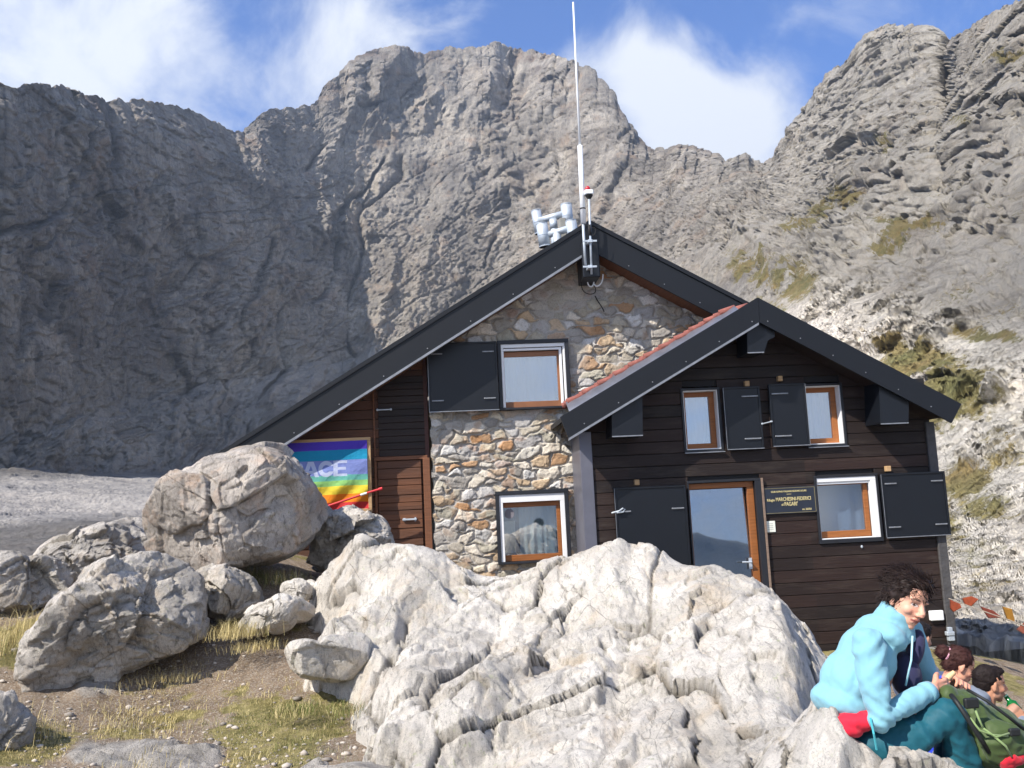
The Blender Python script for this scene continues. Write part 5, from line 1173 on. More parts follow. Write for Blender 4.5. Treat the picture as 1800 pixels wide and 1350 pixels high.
def hand(mb, wrist, dirv, palmn, k=1.0, curl=.6, thumb=1, spread=.12, curls=None):
    """mitt of five jointed fingers; dirv along the fingers, palmn out of the palm"""
    w = Vector(wrist); d = Vector(dirv).normalized(); n = Vector(palmn); n = (n-d*n.dot(d)).normalized(); s = d.cross(n)*thumb   # s: towards the thumb side
    L = .088*k
    for i, o in enumerate((-.031, -.011, .010, .030)):
        mb.tube([w+s*(o*.55*k), w+d*L*.5+s*(o*.85*k), w+d*L+s*(o*k)], [.0145*k, .0145*k, .0105*k], 10); mb.ellip(w+d*L+s*(o*k), (.011*k,)*3, seg=10, rings=6)
    mb.ellip(w, (.024*k,)*3, seg=12, rings=8)
    lens = (.062, .078, .083, .074)
    for i, o in enumerate((-.033, -.012, .011, .033)):
        p = w+d*L+s*(o*k); a = curl if curls is None else curls[i]; ang = 0; pts = [p]; rs = [.0100*k]
        for j, f in enumerate((.45, .32, .23)):
            ang += a*(.8 if j == 0 else 1.0); q = d*math.cos(ang)+n*math.sin(ang)+s*(o*spread*8*.12); p = p+q.normalized()*lens[i]*f*k; pts.append(p); rs.append((.0092-.0008*j)*k)
        capsule_chain(mb, pts, rs, 10)
    p = w+d*L*.28+s*.026*k; t1 = p+(s*.7+d*.6+n*.25).normalized()*.040*k; t2 = t1+(s*.15+d*.85+n*.5).normalized()*.034*k; t3 = t2+(d*.8+n*.6-s*.1).normalized()*.024*k
    capsule_chain(mb, [p, t1, t2, t3], [.0155*k, .0122*k, .0108*k, .0088*k], 10)

def hair_strands(name, roots, dirs, length, rad, mat, parent, n_pts=5, curl=.3, grav=-.3, seed=1, seg=4):
    rng = np.random.default_rng(seed); mb = MB()
    for r_, d in zip(roots, dirs):
        p = Vector(r_); d = Vector(d).normalized(); L = length*(.6+.7*rng.random()); pts = [p.copy()]; c = Vector(rng.normal(0, 1, 3))*curl
        for j in range(n_pts-1):
            d = (d + c*.25 + Vector((0, 0, grav*.25))).normalized(); p = p+d*L/(n_pts-1); pts.append(p.copy())
        mb.tube(pts, [rad*(1-.8*j/(n_pts-1)) for j in range(n_pts)], seg, caps=False)
    return mb.build(name, mat, parent, smooth=True, fix=False)
HAIR = Mat('dark_brown_hair'); HAIR.col(HAIR.mix(HAIR.noise(HAIR.pos(), 60, 4), lin((22, 16, 15)), lin((52, 36, 30)))).s('Roughness', .6).s('Specular IOR Level', .3); HAIR = HAIR.m

def W_(px, py, Y): return Vector(U(px, py, Y))
# ---------------------------------------------------------------- woman in the turquoise jacket
def woman():
    Y0 = 4.0
    hip = W_(1482, 1300, Y0+.02); chest = W_(1530, 1160, Y0+.05); neck = W_(1574, 1096, Y0+.02)
    shR = W_(1527, 1132, Y0-.12); shL = W_(1590, 1110, Y0+.22)
    elR = W_(1548, 1262, Y0-.20); wrR = W_(1640, 1212, Y0-.10); elL = W_(1640, 1230, Y0+.26); wrL = W_(1668, 1206, Y0+.14)
    knR = W_(1668, 1262, Y0-.16); anR = W_(1722, 1425, Y0-.10); knL = W_(1688, 1258, Y0+.16); anL = W_(1652, 1420, Y0+.22)
    root = empty('person', (hip.x, hip.y, hip.z-.1), 'seated woman in turquoise fleece jacket and teal trousers holding food beside the outcrop', 'person')
    H = HeadFrame(W_(1594, 1056, Y0-.02), (.24, -.90, -.33), (.26, .0, .96), 1.0)
    b_ = MB(); head_solid(b_, H)
    capsule_chain(b_, [H.w(-.02, 0, -.04), H.w(-.035, 0, -.10), neck-Vector((.0, 0, .03))], [.054, .054, .062])
    b_.ellip(chest-Vector((0, 0, .03)), (.09, .11, .13), seg=16, rings=10); capsule_chain(b_, [neck-Vector((0, 0, .04)), chest, hip], [.05, .08, .10])
    for a_, e_, w_ in ((shR, elR, wrR), (shL, elL, wrL)): capsule_chain(b_, [a_, e_, w_], [.036, .032, .026])
    for kn, an in ((knR, anR), (knL, anL)): capsule_chain(b_, [hip, kn, an], [.085, .055, .04])
    hand(b_, wrR, W_(1672, 1206, Y0-.06)-wrR, (.1, .7, -.1), .92, .55, 1); hand(b_, wrL, W_(1690, 1196, Y0+.06)-wrL, (0, -.7, .1), .92, .7, -1)
    o, V, N = remesh(b_, 'body', .0042, 3, SKIN, root)
    C = paint_head(V, H, (222, 168, 142)); hm = np.linalg.norm(V-np.array(H.c), axis=1) > .2; C[hm] = np.array(lin((216, 156, 130))[:3])*(1+.12*fbm(V[hm]*40, 3, 8))[:, None]; attr_c(o.data, 'tone', C)
    # jacket
    j = MB()
    hemf = W_(1545, 1262, Y0-.02); 
    mid = hip.lerp(chest, .48)+Vector((-.035, 0, 0))
    Rt = Matrix.Rotation(.45, 3, 'Y')
    j.ellip(W_(1480, 1232, Y0+.03), (.125, .165, .075), Matrix.Rotation(.25, 3, 'Y'), 20, 12); j.ellip(W_(1496, 1195, Y0+.03), (.120, .16, .14), Rt, 20, 12); j.ellip(W_(1522, 1155, Y0+.04), (.115, .17, .14), Rt, 20, 12)
    j.ellip(W_(1548, 1115, Y0+.04), (.095, .165, .075), Matrix.Rotation(.6, 3, 'Y'), 20, 12)
    capsule_chain(j, [shR, shR.lerp(elR, .5)+Vector((-.01, -.01, 0)), elR, elR.lerp(wrR, .5), wrR.lerp(elR, .12)], [.070, .062, .052, .047, .038], 18)
    capsule_chain(j, [shL, elL, wrL.lerp(elL, .12)], [.08, .06, .044], 18)
    j.tube([neck-Vector((.02, 0, .06)), neck+(Vector(H.c)-neck)*.25-Vector((.018, 0, 0)), neck+(Vector(H.c)-neck)*.62-Vector((.014, 0, .0))], [.10, .082, .078], 22)
    def folds(v, n):
        P = v; d = np.zeros(len(P))
        el = np.array(elR); w = np.exp(-(np.linalg.norm(P-el, axis=1)/.10)**2)
        d += .006*w*np.sin((P@np.array([.75, .1, .66]))*150+3*fbm(P*9, 2, 1))
        a = np.array(shR)-np.array([0, 0, .06]); w2 = np.exp(-(np.linalg.norm(P-a, axis=1)/.12)**2); d += .006*w2*np.sin((P@np.array([.6, 0, -.8]))*100+4*fbm(P*8, 2, 2))
        d += .014*ridge(P@np.array([[.7, .1, .6], [0, 1, 0], [-.6, 0, .7]])*np.array([5, 7, 11]), 3, 33)*(.4+.6*sstep(.6, -.2, (P[:, 2]-hip.z)/.3)) + .006*fbm(P*16, 3, 34)
        return P+n*d[:, None]
    JM = m_cloth('turquoise_fleece', lin((126, 176, 190)), .010, 9, .9, .15, .05)
    oj, V, N = remesh(j, 'jacket', .0075, 14, JM, root, folds)
    # collar rim and zip
    zt = W_(1604, 1118, Y0-.085); zm = W_(1602, 1160, Y0-.11); zb2 = W_(1592, 1205, Y0-.09)
    zz = MB(); zz.tube([zt, zm, zb2], .0045, 6); zz.build('zip', m_cloth('pale_zip', lin((170, 214, 224)), .0, 9, .5), oj, smooth=True)
    li = MB(); li.ellip(W_(1592, 1186, Y0+.02), (.06, .09, .10)); li.ellip(W_(1609, 1140, Y0-.01), (.035, .05, .085), Matrix.Rotation(.3, 3, 'Y'), 14, 10); li.build('inner_layer', m_cloth('navy_inner_fleece', lin((44, 44, 74)), .004), root, smooth=True)
    cf = MB(); cf.tube([wrR.lerp(elR, .15), wrR.lerp(elR, .04)], [.047, .042], 18); cf.build('cuff', JM, oj, smooth=True)
    # red fleece tied round the waist
    r_ = MB(); r_.ellip(W_(1486, 1264, Y0-.06), (.095, .12, .034), Matrix.Rotation(-.05, 3, 'Y'), 18, 10); r_.ellip(W_(1512, 1264, Y0-.10), (.075, .09, .034), Matrix.Rotation(-.4, 3, 'Y')); r_.ellip(W_(1488, 1283, Y0-.14), (.06, .05, .02), Matrix.Rotation(.2, 3, 'Y'))
    remesh(r_, 'waist_fleece', .008, 3, m_cloth('red_fleece', lin((206, 30, 54)), .006), root, lambda v, n: v+n*(.010*ridge(v*12, 2, 44)+.004*fbm(v*25, 2, 45))[:, None])
    # trousers
    t = MB(); t.ellip(hip+Vector((.02, 0, -.04)), (.14, .175, .10), None, 20, 12)
    hR = hip+Vector((.04, -.10, -.05)); hL = hip+Vector((.04, .10, -.05))
    for h_, kn, an in ((hR, knR, anR), (hL, knL, anL)): capsule_chain(t, [h_, h_.lerp(kn, .5), kn, kn.lerp(an, .4), an], [.092, .084, .070, .070, .062], 20)
    def tf(v, n):
        d = .016*ridge(v@np.array([[.8, .2, .5], [0, 1, 0], [-.5, 0, .8]])*np.array([5, 6, 12]), 3, 51)+.006*fbm(v*18, 3, 52)
        for kn in (knR, knL):
            k_ = np.array(kn)-np.array([.04, 0, .06]); w = np.exp(-(np.linalg.norm(v-k_, axis=1)/.11)**2); d = d+.006*w*np.sin((v@np.array([.9, 0, .35]))*120+3*fbm(v*8, 2, 5))
        return v+n*d[:, None]
    ot, V, N = remesh(t, 'trousers', .0085, 4, m_cloth('teal_trouser_cloth', lin((24, 84, 98)), .005, 14, .6, .05, .1), root, tf)
    z2 = MB(); z2.tube([W_(1530, 1262, Y0-.225), W_(1536, 1290, Y0-.25), W_(1541, 1318, Y0-.235)], .0045, 6); z2.build('pocket_zip', m_cloth('light_teal_zip', lin((70, 168, 178)), 0), ot)
    bt = MB()
    for an in (anR, anL): bt.ellip(an+Vector((.05, 0, -.05)), (.14, .055, .06)); bt.box(an.x-.09, an.x+.19, an.y-.055, an.y+.055, an.z-.12, an.z-.09, .01)
    bt.build('boots', simple('brown_boot_leather', lin((70, 56, 48)), .6), root, smooth=True)
    # hair: cap that hugs the skull plus wind-blown strands
    h = MB(); R_ = H.rot(); k = H.k
    h.ellip(H.w(-.030, 0, .050), (.098*k, .088*k, .088*k), R_, 24, 16); h.ellip(H.w(-.060, 0, -.005), (.062*k, .072*k, .072*k), R_, 20, 12); h.ellip(H.w(.025, -.0, .098), (.058*k, .064*k, .030*k), R_, 16, 10)
    h.ellip(H.w(-.02, -.062, .03), (.04*k, .03*k, .045*k), R_, 16, 10); h.ellip(H.w(-.02, .062, .03), (.04*k, .03*k, .045*k), R_, 16, 10)
    oh, V, N = remesh(h, 'hair', .006, 2, HAIR, root, lambda v, n: v+n*(.006*ridge(v*np.array([22, 22, 16]), 3, 61)+.004*fbm(v*55, 2, 62))[:, None])
    rng = np.random.default_rng(4); sel = rng.choice(len(V), 2200, replace=False); roots = []; dirs = []
    L = H.loc(V)
    for i in sel:
        if L[i, 2] < -.05 or (L[i, 0] > .07 and L[i, 2] < .09): continue
        roots.append(V[i]-N[i]*.006); up = max(0, L[i, 2]-.06)*9
        T = np.array([-.8, .1, .25 if L[i, 2] > .03 else -.5]); T = T-N[i]*(T@N[i]); dirs.append(T+N[i]*.10+rng.normal(0, .12, 3)+np.array([0, 0, up*.15]))
    hair_strands('strand', roots, dirs, .055, .0021, HAIR, oh, 6, .12, -.05, 5)
    roots = []; dirs = []
    for _ in range(80):
        a = rng.normal(0, 1, 2); p = H.w(.0+a[0]*.018, -.01+a[1]*.02, .108); roots.append(p); dirs.append(np.array([.05, 0, 1.])+rng.normal(0, .22, 3))
    hair_strands('tuft', roots, dirs, .055, .0018, HAIR, oh, 6, .3, -.1, 6)
    sel = rng.choice(len(V), 400, replace=False); roots = []; dirs = []
    for i in sel:
        if L[i, 0] > .04 and .05 < L[i, 2] < .12: roots.append(V[i]); dirs.append(np.array(H.M[:, 0])*.6+np.array([.1, -.05, -.7])+rng.normal(0, .25, 3))
    if roots: hair_strands('fringe', roots, dirs, .04, .0024, HAIR, oh, 5, .15, -.3, 7)
    # food held between the fingers
    fd = MB(); c_ = W_(1668, 1190, Y0-.03); fd.tube([c_+Vector((-.03, 0, -.025)), c_, c_+Vector((.028, 0, .02))], [.011, .013, .010], 10)
    of, _, _ = remesh(fd, 'bread_piece', .003, 2, simple('pale_bread', lin((222, 186, 140)), .85, 0, .2, 60), None); tag(of, 'pale piece of bread held up in the seated woman\'s fingers', 'bread')
    return root
woman()

# ---------------------------------------------------------------- companions lower down
def bust(px, py, Y, face, up, skin, label, hairc, coat, style, ksc=1.0, lean=(0, 0), arm=None, stub=0.0, seed=1, coatname='coat'):
    H = HeadFrame(W_(px, py, Y), face, up, ksc); root = empty('person', (H.c[0], H.c[1], H.c[2]-.75), label, 'person')
    c = Vector(H.c); nb = H.w(-.03, 0, -.12); sh = c+Vector((lean[0]-.02, lean[1], -.30)); hip = c+Vector((lean[0]*1.6-.05, lean[1]*1.5, -.74))
    b_ = MB(); head_solid(b_, H, 1.12 if stub else 1.0); capsule_chain(b_, [H.w(-.02, 0, -.04), nb, sh+Vector((0, 0, .06))], [.056, .056, .07]); b_.ellip(sh-Vector((0, 0, .1)), (.12, .17, .2)); b_.ellip(hip+Vector((0, 0, .1)), (.13, .15, .2))
    fwd_ = Vector((face[0], face[1], 0)).normalized(); side = Vector((-fwd_.y, fwd_.x, 0))
    kn = [hip+fwd_*.42+side*.12+Vector((0, 0, .12)), hip+fwd_*.42-side*.12+Vector((0, 0, .12))]; an = [k_+fwd_*.18-Vector((0, 0, .42)) for k_ in kn]
    for k_, a_ in zip(kn, an): capsule_chain(b_, [hip, k_, a_], [.08, .055, .04])
    shs = [sh+side*.17+Vector((0, 0, .0)), sh-side*.17+Vector((0, 0, .0))]
    el = [s_+fwd_*.10-Vector((0, 0, .26)) for s_ in shs]; wr = [e_+fwd_*.16-Vector((0, 0, .16)) for e_ in el]
    if arm is not None: wr[1] = W_(*arm); el[1] = shs[1].lerp(wr[1], .5)+Vector((.03, -.02, -.16))
    for s_, e_, w_ in zip(shs, el, wr): capsule_chain(b_, [s_, e_, w_], [.05, .036, .027]); 
    for i, (e_, w_) in enumerate(zip(el, wr)):
        dv = (W_(1774, 1238, 5.5)-w_) if (arm is not None and i == 1) else fwd_
        hand(b_, w_, dv, (-.2, .8, .2) if i else -side, .84, .95 if (arm is not None and i == 1) else .5, 1 if i else -1)
    o, V, N = remesh(b_, 'body', .006, 2, SKIN, root); C = paint_head(V, H, skin, stub=stub); hm = np.linalg.norm(V-np.array(H.c), axis=1) > .2; C[hm] = np.array(lin(skin)[:3]); attr_c(o.data, 'tone', C)
    j = MB(); j.ellip(sh-Vector((0, 0, .10)), (.155, .20, .20), None, 18, 12); j.ellip(hip+Vector((0, 0, .16)), (.16, .19, .22), None, 18, 12); j.ellip(sh+Vector((0, 0, .02)), (.11, .19, .09), None, 18, 12)
    for s_, e_, w_ in zip(shs, el, wr): capsule_chain(j, [s_, e_, w_.lerp(e_, .12)], [.085, .062, .046])
    j.tube([sh+Vector((0, 0, .05)), nb+Vector((-.01, 0, .02))], [.12, .075], 18)
    if style == 'hood': j.ellip(H.w(-.085, 0, -.10), (.07, .10, .075), H.rot(), 16, 10)
    remesh(j, 'jacket', .01, 4, m_cloth(coatname, coat, .008), root, lambda v, n: v+n*(.014*ridge(v*7, 3, seed))[:, None])
    t = MB(); t.ellip(hip, (.16, .17, .13))
    for k_, a_ in zip(kn, an): capsule_chain(t, [hip, k_, a_], [.11, .08, .06])
    remesh(t, 'trousers', .012, 3, m_cloth('dark_trousers', lin((40, 42, 54)), .006), root)
    hm_ = Mat('hair_'+coatname); hm_.col(hm_.mix(hm_.noise(hm_.pos(), 50, 4), tuple(v*.6 for v in hairc[:3])+(1,), tuple(v*1.3 for v in hairc[:3])+(1,))).s('Roughness', .7).s('Specular IOR Level', .2); hm_ = hm_.m
    h = MB(); R_ = H.rot(); k = H.k
    if style == 'bun':
        h.ellip(H.w(-.025, 0, .05), (.098*k, .084*k, .083*k), R_, 22, 14); h.ellip(H.w(-.055, 0, .0), (.06*k, .07*k, .07*k), R_, 18, 12); h.ellip(H.w(-.13, 0, .045), (.05*k, .05*k, .05*k), R_, 16, 10)
    else:
        h.ellip(H.w(-.022, 0, .045), (.094*k, .080*k, .082*k), R_, 22, 14); h.ellip(H.w(-.05, 0, .0), (.06*k, .07*k, .06*k), R_, 18, 12); h.ellip(H.w(.03, 0, .092), (.052*k, .056*k, .028*k), R_, 16, 10)
    oh, V, N = remesh(h, 'hair', .006, 2, hm_, root, lambda v, n: v+n*(.006*ridge(v*30, 3, seed+3))[:, None])
    rng = np.random.default_rng(seed); sel = rng.choice(len(V), 900, replace=False); L = H.loc(V)
    ok = [i for i in sel if not (L[i, 0] > .06 and L[i, 2] < .08)]
    hair_strands('strand', [V[i]-N[i]*.004 for i in ok], [N[i]*.12+rng.normal(0, .15, 3)+(lambda T: T-N[i]*(T@N[i]))(np.array([-.8, .1, .1])) for i in ok], .035 if style == 'bun' else .018, .002, hm_, oh, 4, .4, -.2, seed)
    if style == 'bun':
        b2 = MB(); p = H.w(-.10, 0, .045); 
        ring = [H.w(-.105+.0*math.cos(t), .042*math.cos(t), .045+.042*math.sin(t)) for t in np.linspace(0, 6.283, 17)]; b2.tube(ring, .011, 8, caps=False); b2.build('hair_tie', simple('pink_hair_tie', lin((206, 150, 166)), .7), oh, smooth=True)
    return root, H
_, H1 = bust(1687, 1172, 6.3, (.85, -.2, -.45), (.35, 0, .95), (206, 150, 122), 'woman with tied dark reddish hair and blue jacket sitting low behind the seated woman\'s hands', lin((64, 38, 34)), lin((38, 62, 190)), 'bun', 1.0, (-.10, .0), seed=71, coatname='blue_jacket')
_, H2 = bust(1741, 1203, 5.6, (.97, -.12, -.12), (.05, 0, 1.), (196, 142, 112), 'man in grey hooded top drinking from a green bottle above the green rucksack', lin((34, 26, 24)), lin((112, 120, 134)), 'hood', .92, (-.12, .05), arm=(1800, 1264, 5.5), stub=.5, seed=75, coatname='grey_hoodie')
_, H3 = bust(1617, 1122, 6.6, (.9, .4, -.3), (.1, 0, 1.), (200, 150, 122), 'dark haired person in slate jacket almost hidden behind the head of the seated woman', lin((40, 34, 32)), lin((74, 86, 116)), 'hood', .95, (-.0, .0), seed=79, coatname='slate_jacket')
# green bottle
bo = empty('green_bottle', H2.w(.115, -.01, -.06), 'small green bottle tipped to the mouth of the man in the grey hooded top', 'bottle')
a_, c_ = Vector(H2.w(.095, 0, -.062)), Vector(H2.w(.165, -.02, -.155)); GB = Mat('green_glass'); GB.col(lin((20, 140, 60))).s('Roughness', .12); GB.b.inputs['Transmission Weight'].default_value = .5
MB().tube([a_, a_.lerp(c_, .35), a_.lerp(c_, .5), c_], [.013, .015, .032, .034], 16).build('glass_body', GB.m, bo, smooth=True)
MB().tube([a_.lerp(c_, .0), a_.lerp(c_, .06)], .0145, 12).build('rim', simple('pale_rim', lin((170, 220, 180)), .4), bo)

# ---------------------------------------------------------------- green rucksack on the knees
def rucksack():
    Y = 3.78
    root = empty('rucksack', W_(1720, 1330, Y), 'olive green rucksack with elastic cords lying against the seated woman\'s knees', 'rucksack')
    OL = m_cloth('olive_nylon', lin((70, 86, 48)), .006, 10, .55, .1, .12); BK = simple('black_webbing', lin((26, 28, 28)), .6)
    b_ = MB(); cs = [(1668, 1230), (1698, 1256), (1730, 1290), (1766, 1318), (1800, 1335)]; rs = [.045, .085, .11, .115, .11]
    pts = [W_(a, c, Y+.12) for a, c in cs]
    capsule_chain(b_, pts, rs, 20); b_.ellip(W_(1745, 1275, Y+.13), (.10, .10, .07)); b_.ellip(W_(1725, 1318, Y+.1), (.08, .1, .06)); b_.ellip(W_(1792, 1292, Y+.15), (.10, .10, .06))
    def cr_(v, n):
        d = .018*ridge(v*np.array([7, 7, 9]), 3, 81)+.010*ridge(v*np.array([16, 12, 7]), 2, 82)+.004*fbm(v*30, 2, 83); return v+n*d[:, None]
    ob, V, N = remesh(b_, 'bag', .008, 3, OL, root, cr_)
    pk = MB(); pk.ellip(W_(1762, 1306, Y-.02), (.10, .05, .085), Matrix.Rotation(.5, 3, 'Y')); remesh(pk, 'pocket', .007, 3, OL, root, lambda v, n: v+n*(.010*ridge(v*14, 2, 85))[:, None])
    st = MB()
    def strap_(pts, r): 
        P = [W_(a, c, y) for a, c, y in pts]; return P
    for pts, r in (([(1672, 1222, Y+.02), (1683, 1236, Y-.03), (1700, 1262, Y-.05), (1722, 1296, Y-.06), (1738, 1322, Y-.04)], .010), ([(1700, 1212, Y+.06), (1735, 1232, Y-.0), (1775, 1262, Y-.03), (1800, 1282, Y-.02)], .007)):
        st.tube([W_(a, c, y) for a, c, y in pts], r, 8)
    st.build('strap', BK, root, smooth=True)
    cd = MB(); 
    for pts in ([(1712, 1242, Y-.02), (1720, 1262, Y-.05), (1728, 1280, Y-.06)], [(1705, 1262, Y-.05), (1722, 1284, Y-.065), (1745, 1292, Y-.07), (1772, 1294, Y-.07)], [(1728, 1280, Y-.06), (1750, 1296, Y-.075), (1778, 1288, Y-.07)], [(1745, 1292, Y-.07), (1768, 1312, Y-.085), (1778, 1330, Y-.07)]): cd.tube([W_(a, c, y) for a, c, y in pts], .0045, 6)
    cd.build('elastic_cord', m_cloth('pale_green_cord', lin((128, 150, 96)), 0), root, smooth=True)
    bk = MB(); p = W_(1782, 1287, Y-.07); bk.box(p.x-.02, p.x+.025, p.y-.01, p.y+.01, p.z-.014, p.z+.014, .004); bk.build('buckle', BK, root); bk = MB(); p = W_(1707, 1236, Y-.03); bk.box(p.x-.03, p.x+.03, p.y-.012, p.y+.012, p.z-.02, p.z+.02, .005); bk.build('buckle', BK, root)
rucksack()
rd = MB(); rd.ellip(W_(1780, 1332, 3.75), (.045, .04, .03)); rd.ellip(W_(1770, 1338, 3.75), (.035, .03, .035))
o, _, _ = remesh(rd, 'red_cloth', .005, 2, m_cloth('red_cloth', lin((190, 30, 48)), .005), None, lambda v, n: v+n*(.008*ridge(v*25, 2, 9))[:, None]); tag(o, 'crumpled red cloth under the lower edge of the green rucksack', 'cloth')
bp = MB(); bp.ellip(W_(1792, 1228, 7.0), (.3, .2, .16)); bp.ellip(W_(1780, 1205, 7.4), (.35, .2, .12))
# ---------------------------------------------------------------- prayer flags at the right corner
root = empty('prayer_flags', U(1740, 1075, 9.5), 'line of faded orange and yellow cloth flags strung from the right corner of the hut', 'flag string')
def fl_(px, py): return Vector(U(px, py, 10.9-(px-1672)*.012))
st = [fl_(a, b) for a, b in ((1668, 1052), (1690, 1060), (1712, 1068), (1745, 1080), (1780, 1092), (1830, 1112))]
MB().tube(st, .006, 6).build('cord', simple('grey_cord', lin((150, 140, 128)), .9), root)
for i, (pts, c) in enumerate((([(1670, 1054), (1690, 1062), (1688, 1068), (1676, 1076), (1672, 1070)], (132, 58, 30)), ([(1693, 1052), (1708, 1048), (1718, 1053), (1710, 1066), (1696, 1064)], (140, 62, 32)),
        ([(1725, 1066), (1744, 1073), (1762, 1086), (1740, 1087), (1728, 1076)], (110, 48, 34)), ([(1762, 1066), (1776, 1070), (1786, 1090), (1784, 1094), (1768, 1090)], (140, 98, 26)), ([(1784, 1106), (1800, 1094), (1818, 1104), (1812, 1116), (1798, 1114)], (130, 72, 56)))):
    P = [fl_(a, b) for a, b in pts]; c0 = sum(P, Vector())/len(P); bm = bmesh.new(); vs = [bm.verts.new(p+Vector((0, .03*math.sin(k*2.1+i), 0))) for k, p in enumerate(P)]; cv = bm.verts.new(c0+Vector((0, -.05, 0)))
    for k in range(len(vs)): bm.faces.new((vs[k], vs[(k+1) % len(vs)], cv))
    bmesh.ops.subdivide_edges(bm, edges=bm.edges[:], cuts=3, use_grid_fill=True, smooth=.4); me = bpy.data.meshes.new('flag'); bm.to_mesh(me); bm.free()
    fo = link('flag', me, simple('faded_flag_cloth_%d' % i if False else 'faded_flag_cloth', lin(c), .85, 0, .2, 20), root, smooth=True)
    sd_ = fo.modifiers.new('s', 'SOLIDIFY'); sd_.thickness = .003

# ---------------------------------------------------------------- dry grass and gravel
def scatter_grass():
    rng = np.random.default_rng(21)
    pts = []
    def cand(n, x0, x1, y0, y1):
        x = rng.uniform(x0, x1, n); y = rng.uniform(y0, y1, n); z, rk = ground_z(x, y); return x, y, z, rk
    x, y, z, rk = cand(260000, -6.5, -.2, 5.6, 11.2)
    P = np.stack([x, y, z], -1)
    m = sstep(-.05, .35, fbm(P/np.array([1.1, .8, 1]), 4, 111)+.25*fbm(P*3, 3, 112)+.12*sstep(7.0, 8.2, y))*(rk < .2)*(.25+.75*sstep(.0, .3, fbm(P*4.5, 3, 141)))
    k = rng.random(len(x)) < m*.8; A = P[k]; H = rng.uniform(.014, .036, k.sum())*(.6+.9*sstep(0, .4, fbm(A*2, 2, 142)))
    B = []; HB = []
    # long straw tufts by the boulders
    def tuft(px, py, Y, n, r, h):
        c = U(px, py, Y)
        for _ in range(n):
            q = rng.normal(0, r, 2); xx, yy = c[0]+q[0], c[1]+q[1]; zz = float(ground_z(np.array([xx]), np.array([yy]))[0][0]); B.append((xx, yy, max(zz, c[2]-.12))); HB.append(h*rng.uniform(.5, 1.2))
    for a in [(20, 1120, 8.2, 500, .16, .20), (50, 1095, 8.6, 300, .12, .20), (418, 1092, 8.0, 500, .12, .13), (450, 1115, 7.9, 300, .12, .07), (470, 1010, 9.6, 200, .14, .14), (500, 1000, 9.4, 120, .12, .14), (300, 1165, 7.9, 500, .22, .05), (225, 1250, 7.2, 400, .18, .06),
              (290, 1265, 7.0, 400, .2, .06), (520, 1222, 6.8, 500, .09, .06), (620, 1222, 6.7, 160, .08, .08), (60, 1260, 6.6, 180, .14, .12), (10, 1240, 6.8, 120, .1, .14), (240, 1320, 6.0, 160, .16, .07), (445, 1020, 9.8, 80, .06, .2)]: tuft(*a)
    A = np.vstack([A, np.array(B)]); H = np.r_[H, HB]; n = len(A)
    a = rng.uniform(0, 2*np.pi, n); w = rng.uniform(.0008, .0019, n); ln = rng.uniform(.3, 1.5, n)*H
    d = np.stack([np.cos(a), np.sin(a)], -1); s_ = np.stack([-d[:, 1], d[:, 0]], -1)*w[:, None]
    z3 = np.zeros(n)
    b0 = A-np.c_[s_, z3]; b1 = A+np.c_[s_, z3]; m0 = A+np.c_[d*ln[:, None]*.35-s_*.7, H*.62]; m1 = A+np.c_[d*ln[:, None]*.35+s_*.7, H*.62]; tp = A+np.c_[d*ln[:, None], H]
    b0[:, 2] -= .01; b1[:, 2] -= .01
    V = np.stack([b0, b1, m1, m0, tp], 1).reshape(-1, 3); i = np.arange(n)*5
    Qs = np.stack([i, i+1, i+2, i+3], -1); me = bpy.data.meshes.new('dry_grass')
    me.vertices.add(len(V)); me.vertices.foreach_set('co', V.astype(np.float32).ravel())
    Ts = np.stack([i+3, i+2, i+4], -1); lp = np.concatenate([Qs.ravel(), Ts.ravel()]).astype(np.int32); me.loops.add(len(lp)); me.loops.foreach_set('vertex_index', lp)
    ls = np.concatenate([np.arange(n)*4, n*4+np.arange(n)*3]).astype(np.int32); me.polygons.add(2*n); me.polygons.foreach_set('loop_start', ls); me.update(calc_edges=True); me.validate()
    dry = sstep(-.2, .25, fbm(A*1.3, 3, 143)); C = np.array(lin((96, 104, 52))[:3])*(1-dry[:, None])+np.array(lin((196, 178, 122))[:3])*dry[:, None]; C = C*rng.uniform(.6, 1.25, n)[:, None]; mix = rng.random(n) < .25; C[mix] = np.array(lin((206, 188, 136))[:3])
    attr_c(me, 'blade', np.repeat(C, 5, 0)); M = Mat('grass_blade'); M.col(M.attr('blade', 'Color')).s('Roughness', .7).s('Specular IOR Level', .2)
    tag(link('dry_grass', me, M.m), kind='stuff')
scatter_grass()
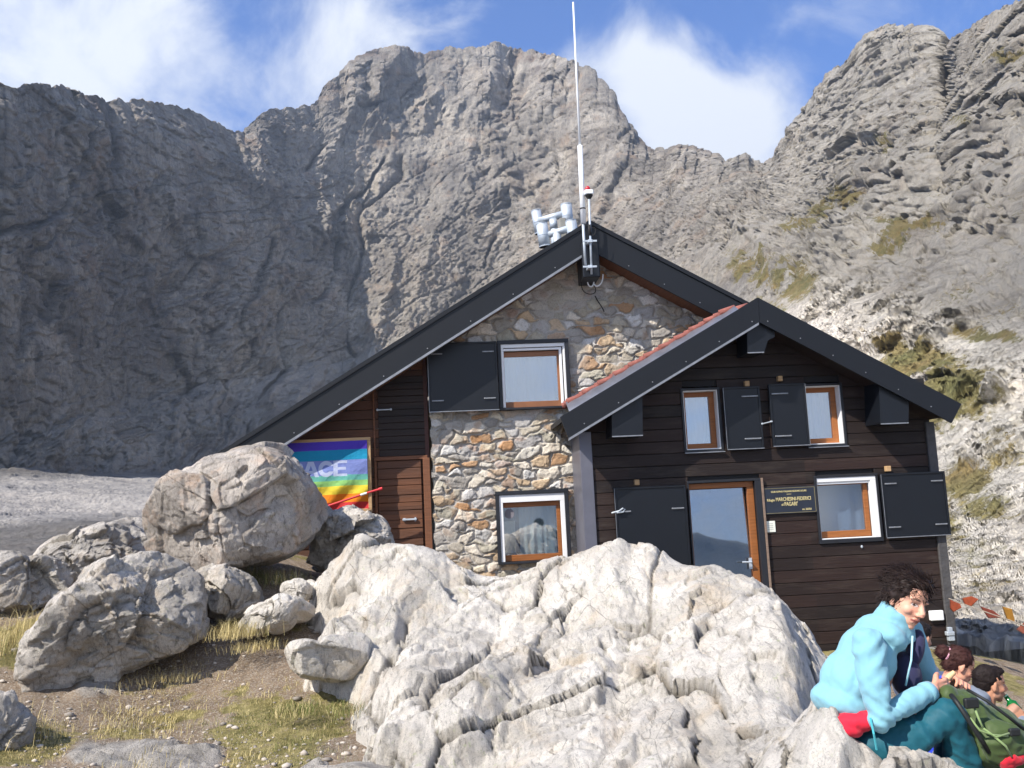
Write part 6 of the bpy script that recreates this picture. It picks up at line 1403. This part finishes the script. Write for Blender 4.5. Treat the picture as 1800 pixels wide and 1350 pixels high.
def scatter_gravel():
    rng = np.random.default_rng(31); bm = bmesh.new(); bmesh.ops.create_icosphere(bm, subdivisions=1, radius=1); bv = np.array([v.co for v in bm.verts]); bf = np.array([[v.index for v in f.verts] for f in bm.faces]); bm.free()
    n = 20000; x = rng.uniform(-5.5, 4.8, n); y = rng.uniform(5.4, 10.5, n); z, rk = ground_z(x, y)
    P = np.stack([x, y, z], -1); dn = .15+.85*sstep(-.05, .3, fbm(P*1.2+5, 3, 151)+.3*sstep(7.4, 6.2, y)); k = (rng.random(n) < dn) & (rk < .4); P = P[k]; n = len(P)
    r = .0035+.016*rng.random(n)**4+(rng.random(n) < .03)*rng.uniform(.01, .03, n)
    V = bv[None]*(1+.35*(rng.random((n, len(bv), 1))-.5)); V = V*np.stack([rng.uniform(.7, 1.5, n), rng.uniform(.7, 1.4, n), rng.uniform(.4, .8, n)], -1)[:, None]*r[:, None, None]
    a = rng.uniform(0, 6.28, n); c, s_ = np.cos(a)[:, None], np.sin(a)[:, None]; X = V[..., 0]*c-V[..., 1]*s_; Y = V[..., 0]*s_+V[..., 1]*c; V = np.stack([X, Y, V[..., 2]], -1)+P[:, None]+np.array([0, 0, 1])*(r*.2)[:, None, None]
    Fc = bf[None]+(np.arange(n)*len(bv))[:, None, None]; me = np_mesh('gravel', V.reshape(-1, 3), Fc.reshape(-1, 3))
    cc = np.array(lin((172, 162, 150))[:3])*rng.uniform(.5, 1.35, n)[:, None]; attr_c(me, 'blade', np.repeat(cc, len(bv), 0)); M = Mat('gravel_stone'); M.col(M.attr('blade', 'Color')).s('Roughness', .9)
    tag(link('gravel', me, M.m), kind='stuff')
scatter_gravel()
HAZE = True
if HAZE:
    hz = MB().box(-3400, 3400, -3400, 3400, -420, 620).build('haze')
    mh = bpy.data.materials.new('haze'); mh.use_nodes = True; t = mh.node_tree; t.nodes.clear(); o = t.nodes.new('ShaderNodeOutputMaterial')
    v = t.nodes.new('ShaderNodeVolumePrincipled'); v.inputs['Density'].default_value = .00028; v.inputs['Color'].default_value = (.62, .78, 1., 1); v.inputs['Anisotropy'].default_value = .2
    t.links.new(v.outputs[0], o.inputs['Volume']); hz.data.materials.append(mh); tag(hz, kind='stuff')
    SC.cycles.volume_bounces = 0
SC.view_settings.view_transform = 'Standard'; SC.view_settings.look = 'None'; SC.view_settings.exposure = 0.8; SC.view_settings.gamma = 1.0
